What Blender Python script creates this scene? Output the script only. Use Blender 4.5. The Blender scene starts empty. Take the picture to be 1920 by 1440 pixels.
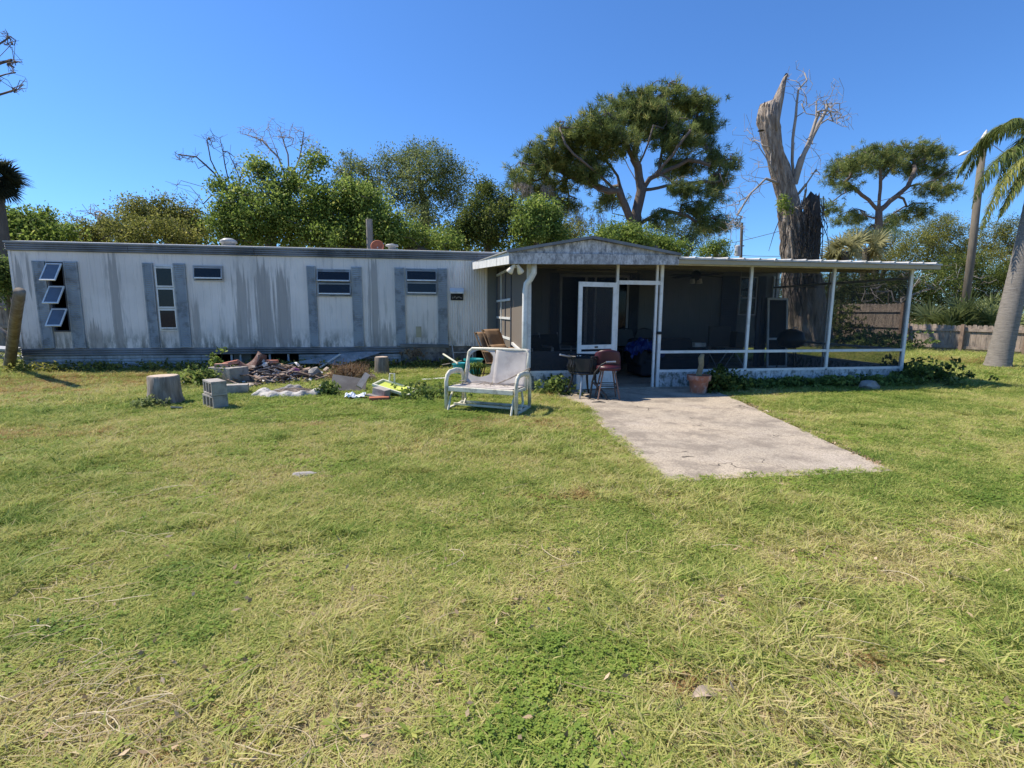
import bpy, math, random
import numpy as np
from mathutils import Matrix, Vector, Euler
from math import radians, sin, cos, pi

S = bpy.context.scene
C = S.collection
# ------------------------------------------------------------------ camera
F_PX, YAW, PITCH, ROLL, EYE = 940.0, .165, .143, .005, 1.4
def _axes():
    cy, sy, cp, sp = cos(YAW), sin(YAW), cos(PITCH), sin(PITCH)
    w = np.array([sy*cp, cy*cp, -sp]); r = np.array([cy, -sy, 0.0]); u = np.cross(r, w)
    return cos(ROLL)*r + sin(ROLL)*u, -sin(ROLL)*r + cos(ROLL)*u, w
CR, CU, CW = _axes()
cam_data = bpy.data.cameras.new('camera')
cam = bpy.data.objects.new('camera', cam_data); C.objects.link(cam)
cam_data.sensor_width = 36; cam_data.lens = 36*F_PX/1920
cam_data.clip_start = .05; cam_data.clip_end = 3000
cam.matrix_world = Matrix(((CR[0], CU[0], -CW[0], 0), (CR[1], CU[1], -CW[1], 0), (CR[2], CU[2], -CW[2], EYE), (0, 0, 0, 1)))
S.camera = cam
# ------------------------------------------------------------------ world, sun, exposure
SUN = Vector((-.64, .29, 1.0)).normalized()          # towards the sun
EL = math.asin(SUN.z); AZ = math.atan2(SUN.x, SUN.y)
W = bpy.data.worlds.new('World'); S.world = W; W.use_nodes = True
wt = W.node_tree; bg = wt.nodes['Background']
sky = wt.nodes.new('ShaderNodeTexSky'); sky.sky_type = 'NISHITA'; sky.sun_disc = False
sky.sun_elevation = EL; sky.sun_rotation = AZ
sky.altitude = 0; sky.air_density = 1.0; sky.dust_density = .2; sky.ozone_density = 4.0
tint = wt.nodes.new('ShaderNodeMix'); tint.data_type = 'RGBA'; tint.blend_type = 'MULTIPLY'; tint.inputs[0].default_value = 1
tint.inputs[7].default_value = (.43, .68, .97, 1)       # the camera's deep rendering of a clear sky
wt.links.new(sky.outputs[0], tint.inputs[6]); wt.links.new(tint.outputs[2], bg.inputs[0]); bg.inputs[1].default_value = .135
sl = bpy.data.lights.new('sun', 'SUN'); sl.energy = 4.6; sl.angle = radians(.53); sl.color = (1, .91, .77)
so = bpy.data.objects.new('sun', sl); C.objects.link(so)
so.rotation_euler = SUN.to_track_quat('Z', 'Y').to_euler(); so.location = (-20, 10, 40)
vs = S.view_settings; vs.view_transform = 'Standard'; vs.look = 'None'; vs.exposure = .58; vs.gamma = 1
S.display_settings.display_device = 'sRGB'
S.cycles.use_denoising = True
S.cycles.max_bounces = 8; S.cycles.transparent_max_bounces = 24; S.cycles.caustics_reflective = False; S.cycles.caustics_refractive = False

def at(px, py, Y=None, Z=None):
    """the point of the place seen at a photo position, on the upright plane Y or the level plane Z"""
    d = CW + CR*(px-960)/F_PX - CU*(py-720)/F_PX
    t = Y/d[1] if Y is not None else (Z-EYE)/d[2]
    return Vector((d[0]*t, d[1]*t, EYE+d[2]*t))
def mpp(P):                                            # metres per photo pixel at a point
    return float(np.dot(np.array(P)-np.array((0, 0, EYE)), CW))/F_PX

# ------------------------------------------------------------------ mesh builder
class MB:
    def __init__(s): s.v = []; s.f = []; s.m = None
    def _a(s, vs):
        n = len(s.v)
        s.v += [tuple(s.m @ Vector(p)) if s.m is not None else tuple(p) for p in vs]
        return n
    def box(s, c, d, rot=None, taper=1):
        x, y, z = d[0]/2, d[1]/2, d[2]/2
        p = [Vector((a*x*(taper if e > 0 else 1), b*y*(taper if e > 0 else 1), e*z)) for e in (-1, 1) for a, b in ((-1, -1), (1, -1), (1, 1), (-1, 1))]
        if rot is not None:
            R = Euler(rot).to_matrix(); p = [R @ q for q in p]
        n = s._a([q + Vector(c) for q in p])
        s.f += [tuple(n+i for i in q) for q in ((3, 2, 1, 0), (4, 5, 6, 7), (0, 1, 5, 4), (1, 2, 6, 5), (2, 3, 7, 6), (3, 0, 4, 7))]
        return s
    def span(s, a, b):
        return s.box([(a[i]+b[i])/2 for i in range(3)], [abs(b[i]-a[i]) for i in range(3)])
    def bar(s, p, q, w, h=None, up=(0, 0, 1)):
        h = h or w; p = Vector(p); q = Vector(q); d = (q-p).normalized(); up = Vector(up)
        if abs(d.dot(up)) > .98: up = Vector((0, 1, 0))
        r = d.cross(up).normalized()*w/2; u = r.cross(d).normalized()*h/2
        n = s._a([p-r-u, p+r-u, p+r+u, p-r+u, q-r-u, q+r-u, q+r+u, q-r+u])
        s.f += [tuple(n+i for i in k) for k in ((0, 3, 2, 1), (4, 5, 6, 7), (0, 1, 5, 4), (1, 2, 6, 5), (2, 3, 7, 6), (3, 0, 4, 7))]
        return s
    def tube(s, pts, r, n=8, cap=True, sq=(1, 1)):
        pts = [Vector(p) for p in pts]; k = len(pts)
        rr = r if hasattr(r, '__len__') else [r]*k
        ref = Vector((0, 0, 1)); base = None
        for i, p in enumerate(pts):
            d = (pts[min(i+1, k-1)]-pts[max(i-1, 0)])
            d = d.normalized() if d.length > 1e-9 else Vector((0, 0, 1))
            if i == 0:
                ref = Vector((0, 0, 1)) if abs(d.z) < .9 else Vector((1, 0, 0))
            a = d.cross(ref).normalized(); b = a.cross(d).normalized(); ref = b
            m = s._a([p+(a*cos(2*pi*j/n)*sq[0]+b*sin(2*pi*j/n)*sq[1])*rr[i] for j in range(n)])
            if base is not None:
                s.f += [(base+j, base+(j+1) % n, m+(j+1) % n, m+j) for j in range(n)]
            else: first = m
            base = m
        if cap:
            s.f.append(tuple(first+j for j in reversed(range(n)))); s.f.append(tuple(base+j for j in range(n)))
        return s
    def lathe(s, prof, n=20, c=(0, 0, 0), wob=None):
        base = None
        for i, (r, z) in enumerate(prof):
            m = s._a([(c[0]+cos(2*pi*j/n)*r*(wob(j, z) if wob else 1), c[1]+sin(2*pi*j/n)*r*(wob(j, z) if wob else 1), c[2]+z) for j in range(n)])
            if base is not None: s.f += [(base+j, base+(j+1) % n, m+(j+1) % n, m+j) for j in range(n)]
            else: s.f.append(tuple(m+j for j in reversed(range(n))))
            base = m
        s.f.append(tuple(base+j for j in range(n)))
        return s
    def prism(s, poly, ext):
        ext = Vector(ext); k = len(poly); poly = [Vector(p) for p in poly]
        n = s._a(poly); m = s._a([p+ext for p in poly])
        s.f.append(tuple(n+i for i in reversed(range(k)))); s.f.append(tuple(m+i for i in range(k)))
        s.f += [(n+i, n+(i+1) % k, m+(i+1) % k, m+i) for i in range(k)]
        return s
    def sheet(s, fn, nu, nv):
        n = s._a([fn(i/nu, j/nv) for j in range(nv+1) for i in range(nu+1)])
        s.f += [(n+j*(nu+1)+i, n+j*(nu+1)+i+1, n+(j+1)*(nu+1)+i+1, n+(j+1)*(nu+1)+i) for j in range(nv) for i in range(nu)]
        return s
    def mesh(s, name, smooth=False, fix=True):
        me = bpy.data.meshes.new(name); me.from_pydata(s.v, [], s.f)
        if fix:
            import bmesh
            b = bmesh.new(); b.from_mesh(me); bmesh.ops.recalc_face_normals(b, faces=b.faces); b.to_mesh(me); b.free()
        if smooth:
            me.polygons.foreach_set('use_smooth', [True]*len(me.polygons))
        return me
    def build(s, name, mat, parent=None, world=True, smooth=False, bevel=0, solid=0, **kw):
        o = bpy.data.objects.new(name, s.mesh(name, smooth)); C.objects.link(o)
        o.data.materials.append(mat)
        attach(o, parent, world)
        if solid:
            md = o.modifiers.new('solid', 'SOLIDIFY'); md.thickness = solid; md.offset = 0
        if bevel:
            md = o.modifiers.new('bevel', 'BEVEL'); md.width = bevel; md.segments = 2; md.limit_method = 'ANGLE'; md.angle_limit = radians(40)
        tag(o, **kw)
        return o
def wmat(o):
    m = o.matrix_basis.copy()
    return wmat(o.parent) @ o.matrix_parent_inverse @ m if o.parent else m
def attach(o, parent, world=True):
    if parent is not None:
        o.parent = parent
        if world: o.matrix_parent_inverse = wmat(parent).inverted()
def tag(o, label=None, cat=None, group=None, kind=None):
    if label: o['label'] = label
    if cat: o['category'] = cat
    if group: o['group'] = group
    if kind: o['kind'] = kind
    return o
def thing(name, label, cat, loc=(0, 0, 0), rz=0, group=None, rot=None):
    o = bpy.data.objects.new(name, None); C.objects.link(o); o.empty_display_size = .1
    o.location = loc; o.rotation_euler = rot if rot else (0, 0, rz)
    return tag(o, label, cat, group)
def inst(src, name, parent, loc, rot=(0, 0, 0), scale=(1, 1, 1)):
    o = bpy.data.objects.new(name, src); C.objects.link(o); o.parent = parent
    o.location = loc; o.rotation_euler = rot; o.scale = scale
    return o
def copy_tree(o, parent=None):
    c = o.copy(); C.objects.link(c); c.parent = parent
    for ch in [x for x in S.objects if x.parent == o]: copy_tree(ch, c)
    return c
def np_mesh(name, V, Fc, tint=None, smooth=False):
    V = np.asarray(V, np.float32); Fc = np.asarray(Fc, np.int32); k = Fc.shape[1]
    me = bpy.data.meshes.new(name)
    me.vertices.add(len(V)); me.vertices.foreach_set('co', V.ravel())
    me.loops.add(Fc.size); me.loops.foreach_set('vertex_index', Fc.ravel())
    me.polygons.add(len(Fc)); me.polygons.foreach_set('loop_start', np.arange(0, Fc.size, k, dtype=np.int32))
    if tint is not None:
        a = me.attributes.new('tint', 'FLOAT', 'FACE'); a.data.foreach_set('value', np.asarray(tint, np.float32))
    if smooth: me.polygons.foreach_set('use_smooth', np.ones(len(Fc), bool))
    me.update(calc_edges=True)
    return me
def np_obj(name, me, mat, parent=None, **kw):
    o = bpy.data.objects.new(name, me); C.objects.link(o); me.materials.append(mat); attach(o, parent); tag(o, **kw)
    return o

# ------------------------------------------------------------------ materials
class NT:
    def __init__(s, name):
        s.m = bpy.data.materials.new(name); s.m.use_nodes = True; s.t = s.m.node_tree
        s.b = s.t.nodes['Principled BSDF']; s.out = s.t.nodes['Material Output']
    def n(s, typ, **kw):
        nd = s.t.nodes.new('ShaderNode'+typ)
        for k, v in kw.items(): setattr(nd, k, v)
        return nd
    def set(s, sock, v):
        if isinstance(v, bpy.types.NodeSocket): s.t.links.new(v, sock)
        elif v is not None:
            if isinstance(v, tuple) and len(v) == 3 and sock.type == 'RGBA': v = (*v, 1)
            sock.default_value = v
    def co(s, kind='Object'): return s.n('TexCoord').outputs[kind]
    def pos(s): return s.n('NewGeometry').outputs['Position']
    def map(s, v, sc=(1, 1, 1), loc=(0, 0, 0)):
        nd = s.n('Mapping'); s.set(nd.inputs[0], v); nd.inputs['Scale'].default_value = sc; nd.inputs['Location'].default_value = loc
        return nd.outputs[0]
    def noise(s, v, scale=5, detail=4, rough=.55, dist=0):
        nd = s.n('TexNoise'); s.set(nd.inputs['Vector'], v); nd.inputs['Scale'].default_value = scale
        nd.inputs['Detail'].default_value = detail; nd.inputs['Roughness'].default_value = rough; nd.inputs['Distortion'].default_value = dist
        return nd.outputs[0]
    def voro(s, v, scale=5, feat='F1', out='Distance'):
        nd = s.n('TexVoronoi', feature=feat); s.set(nd.inputs['Vector'], v); nd.inputs['Scale'].default_value = scale
        return nd.outputs[out]
    def ramp(s, f, stops, interp='LINEAR'):
        nd = s.n('ValToRGB'); s.set(nd.inputs[0], f); e = nd.color_ramp.elements; nd.color_ramp.interpolation = interp
        while len(e) < len(stops): e.new(.5)
        for k, (p, c) in enumerate(stops):
            e[k].position = p; c = (c, c, c) if isinstance(c, (int, float)) else c; e[k].color = (*c, 1)
        return nd.outputs[0]
    def mix(s, f, a, b, mode='MIX'):
        nd = s.n('Mix', data_type='RGBA', blend_type=mode); s.set(nd.inputs[0], f); s.set(nd.inputs[6], a); s.set(nd.inputs[7], b)
        return nd.outputs[2]
    def math(s, op, a, b=None, c=None, clamp=False):
        nd = s.n('Math', operation=op, use_clamp=clamp); s.set(nd.inputs[0], a)
        if b is not None: s.set(nd.inputs[1], b)
        if c is not None: s.set(nd.inputs[2], c)
        return nd.outputs[0]
    def xyz(s, v):
        nd = s.n('SeparateXYZ'); s.set(nd.inputs[0], v); return nd.outputs
    def attr(s, name, typ='GEOMETRY'):
        nd = s.n('Attribute', attribute_name=name, attribute_type=typ); return nd.outputs
    def bump(s, h, strength=.3, dist=.01):
        nd = s.n('Bump'); s.set(nd.inputs['Height'], h); nd.inputs['Strength'].default_value = strength; nd.inputs['Distance'].default_value = dist
        s.t.links.new(nd.outputs[0], s.b.inputs['Normal'])
    def fin(s, col=None, rough=.6, spec=None, metal=None):
        s.set(s.b.inputs['Base Color'], col); s.set(s.b.inputs['Roughness'], rough)
        if spec is not None: s.b.inputs['Specular IOR Level'].default_value = spec
        if metal is not None: s.b.inputs['Metallic'].default_value = metal
        return s.m
def pm(name, c1, c2=None, scale=6, rough=.6, bump=.2, bscale=60, dirt=None, damt=.5, dscale=3, metal=0, spec=.4, sc=(1, 1, 1), bdist=.01):
    """weathered two-tone material: noise between two colours, dirt patches, fine relief"""
    t = NT(name); v = t.map(t.co(), sc)
    c2 = c2 or tuple(x*.8 for x in c1)
    col = t.mix(t.ramp(t.noise(v, scale, 5), [(.3, 0), (.7, 1)]), c1, c2)
    if dirt:
        f = t.ramp(t.noise(t.map(v, loc=(3.1, 7.7, 1.3)), dscale, 6, .65), [(.5, 0), (.62, damt)])
        col = t.mix(f, col, dirt)
    if bump: t.bump(t.noise(v, bscale, 4), bump, bdist)
    return t.fin(col, rough, spec, metal)
def leafmat(name, stops, trans=.35, rough=.55, inst=False, spec=.16, patch=0):
    t = NT(name)
    f = t.attr('tint')[2]
    if inst:
        f = t.math('ADD', t.math('MULTIPLY', f, .5), t.math('MULTIPLY', t.attr('itint', 'INSTANCER')[2], .52))
    if patch:
        f = t.math('ADD', f, t.math('MULTIPLY', t.math('SUBTRACT', t.noise(t.pos(), patch, 3), .5), .5))
    col = t.ramp(f, stops)
    if inst: col = t.mix(t.attr('ired', 'INSTANCER')[2], col, t.ramp(t.attr('tint')[2], [(0, (.3, .15, .06)), (1, (.52, .34, .16))]))
    t.fin(col, rough, spec)
    tr = t.n('BsdfTranslucent'); t.t.links.new(col, tr.inputs[0])
    mx = t.n('MixShader'); mx.inputs[0].default_value = trans
    t.t.links.new(t.b.outputs[0], mx.inputs[1]); t.t.links.new(tr.outputs[0], mx.inputs[2]); t.t.links.new(mx.outputs[0], t.out.inputs[0])
    return t.m
def screenmat(name, opac, col):
    t = NT(name); t.fin(col, .9, .1)
    tp = t.n('BsdfTransparent'); mx = t.n('MixShader'); mx.inputs[0].default_value = opac
    t.t.links.new(tp.outputs[0], mx.inputs[1]); t.t.links.new(t.b.outputs[0], mx.inputs[2]); t.t.links.new(mx.outputs[0], t.out.inputs[0])
    return t.m
YW = 12.8                                              # front wall of the trailer
YP = 8.7                                               # front of the porch
def siding_mat(name, c1, c2, stains=(), streak=.7, low=.5):
    t = NT(name); p = t.pos(); x, y, z = t.xyz(p)
    col = t.mix(t.ramp(t.noise(p, .9, 4), [(.35, 0), (.65, 1)]), c1, c2)
    wob = t.noise(t.map(p, (7, 7, .9)), 1, 5, .6)
    fine = t.noise(t.map(p, (24, 24, .8)), 1, 5, .65)
    col = t.mix(t.ramp(wob, [(.56, 0), (.74, streak)]), col, (.2, .205, .2))
    col = t.mix(t.ramp(fine, [(.58, 0), (.76, streak*.7)]), col, (.14, .14, .135))
    if low:
        mz = t.ramp(z, [(.5, 1), (.75, .7), (1.0, 0)])
        mo = t.ramp(t.noise(t.map(p, (8, 8, 2.2)), 1, 7, .72), [(.42, 0), (.6, low)])
        col = t.mix(t.math('MULTIPLY', mz, mo), col, (.085, .095, .075))
    for (xc, hw, z0, z1, k) in stains:
        a = t.math('SUBTRACT', 1.15, t.math('DIVIDE', t.math('ABSOLUTE', t.math('SUBTRACT', x, xc)), hw), clamp=True)
        b = t.math('MULTIPLY', t.math('SUBTRACT', z, z0), 3, clamp=True)
        c = t.math('MULTIPLY', t.math('SUBTRACT', z1, z), 1.6, clamp=True)
        f = t.math('MULTIPLY', t.math('MULTIPLY', a, b), c)
        st = t.math('SUBTRACT', t.noise(t.map(p, (15, 15, .4), (xc, 3, 0)), 1, 8, .72), .5)
        m_ = t.ramp(t.math('ADD', f, t.math('MULTIPLY', st, 3.4)), [(.42, 0), (.62, k*.85)])
        m_ = t.math('MULTIPLY', m_, t.math('MULTIPLY', f, 5, clamp=True))
        col = t.mix(m_, col, (.29, .275, .26))
    t.bump(t.noise(t.map(p, (3, 3, 1)), 3, 3), .15, .01)
    return t.fin(col, .42, .5)
def stn(px0, px1, py0, py1, k=.85):
    a = at((px0+px1)/2, (py0+py1)/2, YW)
    return (a.x, (px1-px0)/1.7*mpp(a), at(0+px0, py1, YW).z-.35, at(px0, py0, YW).z+.25, k)
STAINS = [stn(436, 472, 500, 655), stn(476, 512, 490, 650, .95), stn(516, 545, 500, 640, .95), stn(690, 712, 480, 650, .9), stn(205, 228, 470, 655, .9),
          stn(28, 46, 480, 560, .95), stn(362, 374, 560, 640, .8), stn(712, 736, 600, 652, .8), stn(163, 200, 600, 655, .8), stn(48, 56, 470, 540, .9)]
M = {}
M['siding'] = siding_mat('white_siding', (.82, .755, .7), (.66, .615, .575), STAINS, .5, .85)
M['siding_shade_tone'] = siding_mat('porch_siding_shade_tone', (.15, .158, .152), (.12, .128, .124), (), .3, .2)  # same white siding, its colour darkened to stand for the porch shade
M['fascia'] = siding_mat('mildewed_fascia', (.24, .25, .265), (.07, .075, .08), (), .95, 0)
M['skirt'] = siding_mat('skirting', (.46, .45, .44), (.26, .26, .255), (), .7, .5)
M['shutter'] = pm('shutter_blue_grey', (.34, .37, .39), (.26, .29, .31), 3, .55, .1, 40, (.14, .145, .14), .6, 5)
M['shutter_dark'] = pm('shutter_dark', (.07, .085, .11), (.05, .06, .08), 3, .55)
t = NT('mildewed_gable'); p = t.pos()
col = t.mix(t.ramp(t.noise(p, 3, 5), [(.35, 0), (.65, 1)]), (.62, .62, .62), (.45, .46, .47))
col = t.mix(t.ramp(t.noise(t.map(p, (14, 14, 7)), 1, 8, .75), [(.44, 0), (.6, .9)]), col, (.15, .155, .16))
col = t.mix(t.ramp(t.noise(t.map(p, (40, 40, 16)), 1, 6, .7), [(.5, 0), (.66, .7)]), col, (.2, .2, .21))
t.bump(t.noise(p, 30, 4), .2, .01); M['gable'] = t.fin(col, .6)
M['trim'] = pm('white_metal_trim', (.78, .78, .75), (.68, .68, .65), 4, .4, .05, 50, (.4, .4, .36), .35, 7)
M['trim_grey'] = pm('grey_metal_trim', (.42, .43, .44), (.32, .33, .34), 4, .4)
M['roof'] = pm('white_roof_metal', (.52, .51, .48), (.38, .375, .36), 2, .45, .1, 20, (.2, .2, .18), .6, 4)
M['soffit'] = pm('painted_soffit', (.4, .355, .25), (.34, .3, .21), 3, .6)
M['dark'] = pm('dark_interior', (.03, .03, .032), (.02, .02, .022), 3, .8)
t = NT('window_glass'); M['glass'] = t.fin((.02, .026, .034), .06, .3); t.b.inputs['Alpha'].default_value = .85
t = NT('screened_glass'); M['glass_screen'] = t.fin(t.mix(t.noise(t.co(), 9, 3), (.1, .125, .16), (.16, .19, .23)), .25, .5); t.b.inputs['Alpha'].default_value = .85
M['screen'] = screenmat('porch_screen', .24, (.035, .037, .04))
M['screen_low'] = screenmat('dark_screen', .8, (.05, .053, .058))
M['screen_door'] = screenmat('door_screen', .3, (.05, .052, .055))
M['tarp_tan'] = screenmat('tan_shade_screen', .93, (.2, .17, .14))
t = NT('knee_wall_white'); p = t.pos()
col = t.mix(t.ramp(t.noise(p, 2, 4), [(.4, 0), (.6, 1)]), (.6, .61, .61), (.46, .47, .47))
zz = t.xyz(p)[2]
f = t.ramp(t.math('ADD', t.noise(t.map(p, (9, 9, 6)), 1, 7, .75), t.math('MULTIPLY', zz, -.16)), [(.43, 0), (.55, .95)])
col = t.mix(f, col, (.1, .115, .09)); t.bump(t.noise(p, 40, 4), .3, .01)
M['knee'] = t.fin(col, .7)
# ================================================================== mobile home
XL, XR = -8.93, 9.6
ZB, ZT, ZR = .53, 2.665, 2.85
home = thing('mobile_home', 'long white single storey mobile home with blue grey shutters and mildew streaks', 'mobile home', (0, YW, 0))
def wx(px, py=560): return at(px, py, YW).x
def wz(px, py): return at(px, py, YW).z
# openings: x0, x1, z0, z1
OPEN = {}
OPEN['w1'] = (wx(93, 537), wx(124.5, 537), wz(100, 622), wz(100, 491))
OPEN['w2'] = (wx(294, 540), wx(329, 540), wz(315, 620), wz(315, 498))
OPEN['w3'] = (wx(363, 510), wx(419, 510), wz(390, 527), wz(390, 498))
OPEN['w4'] = (wx(595, 530), wx(659, 530), wz(625, 556), wz(625, 505))
OPEN['w5'] = (wx(761, 530), wx(820, 530), wz(790, 554), wz(790, 504))
OPEN['slider'] = (wx(1049, 560), wx(1178, 560), .42, 2.36)
OPEN['pw'] = (wx(1385, 555), wx(1418, 555), wz(1400, 591), wz(1400, 519))
ops = sorted(OPEN.values())
# siding panels between the openings
rng = random.Random(3)
xs = [XL]; x = XL
edges = sorted([o[0] for o in ops]+[o[1] for o in ops])
cuts = []
cur = XL
for o in ops+[(XR, XR, 0, 0)]:
    w = o[0]-cur; k = max(1, round(w/.305)); cuts += [(cur+w*i/k, cur+w*(i+1)/k, None) for i in range(k)]
    if o[1] > o[0]:
        w = o[1]-o[0]; k = max(1, round(w/.305)); cuts += [(o[0]+w*i/k, o[0]+w*(i+1)/k, o) for i in range(k)]
    cur = o[1]
def siding_panel(a, b, z0, z1, ribs=False):
    g = .001; mb = MB(); n = 5 if ribs else 1
    pts = [(a+g, YW+.02), (a+g, YW)]
    w = b-a-2*g
    for i in range(n):                                   # shallow ribs pressed in the sheet
        q = a+g+w*(i+.5)/n; h = .016 if ribs else .007
        pts += [(q-h*1.4, YW), (q-h*.6, YW-.009 if ribs else YW-.003), (q+h*.6, YW-.009 if ribs else YW-.003), (q+h*1.4, YW)]
    pts += [(b-g, YW), (b-g, YW+.02)]
    mb.prism([(px_, py_, z0) for px_, py_ in pts], (0, 0, z1-z0))
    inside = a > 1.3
    return mb.build('siding_panel', M['siding_shade_tone' if inside else 'siding'], home)
for a, b, o in cuts:
    rb = -.1 < a < 1.4
    if o is None: siding_panel(a, b, ZB, ZT, rb)
    else:
        if o[2] > ZB+.02: siding_panel(a, b, ZB, o[2])
        if o[3] < ZT-.02: siding_panel(a, b, o[3], ZT)
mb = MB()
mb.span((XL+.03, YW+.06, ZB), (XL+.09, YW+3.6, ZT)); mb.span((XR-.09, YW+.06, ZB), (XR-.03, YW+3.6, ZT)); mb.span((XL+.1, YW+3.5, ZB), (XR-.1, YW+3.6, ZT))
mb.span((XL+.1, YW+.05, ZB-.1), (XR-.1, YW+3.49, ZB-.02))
mb.build('outer_wall', M['siding_shade_tone'], home)
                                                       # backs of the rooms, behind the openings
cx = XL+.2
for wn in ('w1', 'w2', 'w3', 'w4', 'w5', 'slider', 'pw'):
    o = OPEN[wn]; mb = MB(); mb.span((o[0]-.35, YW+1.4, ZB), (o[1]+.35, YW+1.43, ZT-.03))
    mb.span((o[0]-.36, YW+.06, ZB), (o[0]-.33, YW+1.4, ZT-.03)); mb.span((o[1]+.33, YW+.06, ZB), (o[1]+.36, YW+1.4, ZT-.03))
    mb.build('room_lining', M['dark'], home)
MB().span((XL-.02, YW-.02, ZB), (XL+.025, YW+.05, ZT)).build('corner_trim', M['siding'], home)
MB().span((XR-.03, YW-.025, ZB), (XR+.04, YW+.05, ZT)).build('corner_trim', M['trim'], home)
# roof with a shallow crown, ribbed eaves band
mb = MB()
mb.sheet(lambda u, v: (XL-.06+u*(XR-XL+.12), YW-.05+v*3.7, ZR+.17*sin(pi*v)), 60, 8)
mb.build('roof', M['roof'], home, solid=.02)
xk = XL-.05
while xk < XR:
    w = min(rng.uniform(2.2, 3.0), XR+.05-xk); n = 4; mb = MB(); h = (ZR-ZT)/n
    pts = [(0, ZT-.01)]
    pts = [(YW+.03, ZT-.01)]
    for i in range(n): pts += [(YW-.035, ZT+h*i), (YW-.055, ZT+h*(i+.25)), (YW-.055, ZT+h*(i+.75)), (YW-.035, ZT+h*(i+.98))]
    pts += [(YW+.03, ZR-.012)]
    mb.prism([(xk+.004, yy, zz) for yy, zz in pts], (w-.008, 0, 0)); mb.build('eaves_panel', M['fascia'], home); xk += w
MB().span((XL-.06, YW-.07, ZR-.012), (XR+.05, YW-.03, ZR+.012)).build('drip_edge', M['trim_grey'], home)
# belt and skirting
def ribbed(x0, x1, z0, z1, y, n, d=.018):
    h = (z1-z0)/n; pts = [(y+.03, z0)]
    for i in range(n): pts += [(y, z0+h*i), (y-d, z0+h*(i+.3)), (y-d, z0+h*(i+.7)), (y, z0+h*(i+.99))]
    pts += [(y+.03, z1)]
    return MB().prism([(x0, a, b) for a, b in pts], (x1-x0, 0, 0))
ZS = .37
x = XL-.02
while x < wx(832, 660)-.01:
    w = min(2.44, wx(832, 660)-x); ribbed(x+.003, x+w-.003, ZS, ZB-.003, YW-.012, 3).build('belt_panel', M['fascia'], home); x += w
HX0, HX1 = wx(393, 670), wx(560, 670)
x = XL-.01
while x < HX0-.02:
    w = min(1.22, HX0-x); ribbed(x+.004, x+w-.004, -.02, ZS-.004, YW+.005, 5, .014).build('skirting_panel', M['skirt'], home); x += w
x = HX1
while x < wx(752, 670):
    w = min(1.22, wx(752, 670)-x); ribbed(x+.004, x+w-.004, -.02, ZS-.02, YW+.02, 5, .014).build('skirting_panel', M['skirt'], home); x += w
# dark crawl space with piers, seen through the gap
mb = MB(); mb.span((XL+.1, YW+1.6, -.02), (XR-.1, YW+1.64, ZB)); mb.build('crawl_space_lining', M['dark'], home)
for px in (433, 450, 505, 540):
    a = wx(px, 670); MB().span((a-.02, YW+.03, 0), (a+.02, YW+.07, ZS)).build('skirting_stud', M['trim_grey'], home)
mb = MB(); mb.span((HX0+.35, YW+.5, 0), (HX0+.75, YW+.9, .36)); mb.build('pier', pm('pier_block', (.3, .3, .29)), home)
# burst lower corner: rotten board, exposed insulation
bx0, bx1 = wx(752, 670), wx(835, 670)
M['rot'] = pm('rotten_board', (.3, .28, .25), (.12, .11, .1), 5, .8, .5, 30, (.05, .045, .04), .9, 4)
mb = MB(); mb.prism([(bx0, YW-.06, .47), (bx1, YW-.04, .53), (bx1+.1, YW-.02, .28), (bx1, YW-.05, .14), (bx0+.35, YW-.05, .2), (bx0+.1, YW-.05, .22)], (0, .03, 0)); mb.build('rotten_board', M['rot'], home)
mb = MB(); mb.bar((bx0-.02, YW-.05, .565), (bx1+.1, YW-.05, .535), .05, .08); mb.build('loose_trim', M['fascia'], home)
mb = MB(); mb.span((bx0-.05, YW+.04, -.02), (1.2, YW+.06, .52)); mb.build('wall_base', M['rot'], home)
rr = random.Random(9); mb = MB()
for i in range(60):
    c = Vector((bx0+.3+rr.gauss(0, .13), YW-.07-rr.random()*.03, .37+rr.gauss(0, .05))); mb.box(c, (.06, .03, .05), (rr.random()*3, rr.random()*3, rr.random()*3))
mb.build('insulation', pm('insulation_brown', (.3, .21, .12), (.12, .08, .05), 8, .9), home, kind='stuff')
# the sheet of skirting that has come away
sk = MB()
p0, p1, p2, p3 = at(538, 682, 12.2), at(640, 663, 12.7), at(718, 660, 12.72), at(640, 685, 12.25)
sk.sheet(lambda u, v: tuple((p0.lerp(p1, v)).lerp(p3.lerp(p2, v), u)+Vector((0, -.012*(sin(u*22)), .02*sin(u*pi)))), 24, 8)
sk.build('loose_skirting_sheet', M['skirt'], None, solid=.006, label='bent sheet of blue grey skirting fallen away below the home wall', cat='metal sheet')
q0, q1 = at(600, 689, 12.1), at(638, 664, 12.5)
MB().bar(q0, q1, .03).build('metal_strip', M['trim'], None, label='thin pale metal strip leaning on the fallen skirting sheet', cat='metal strip')
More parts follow.
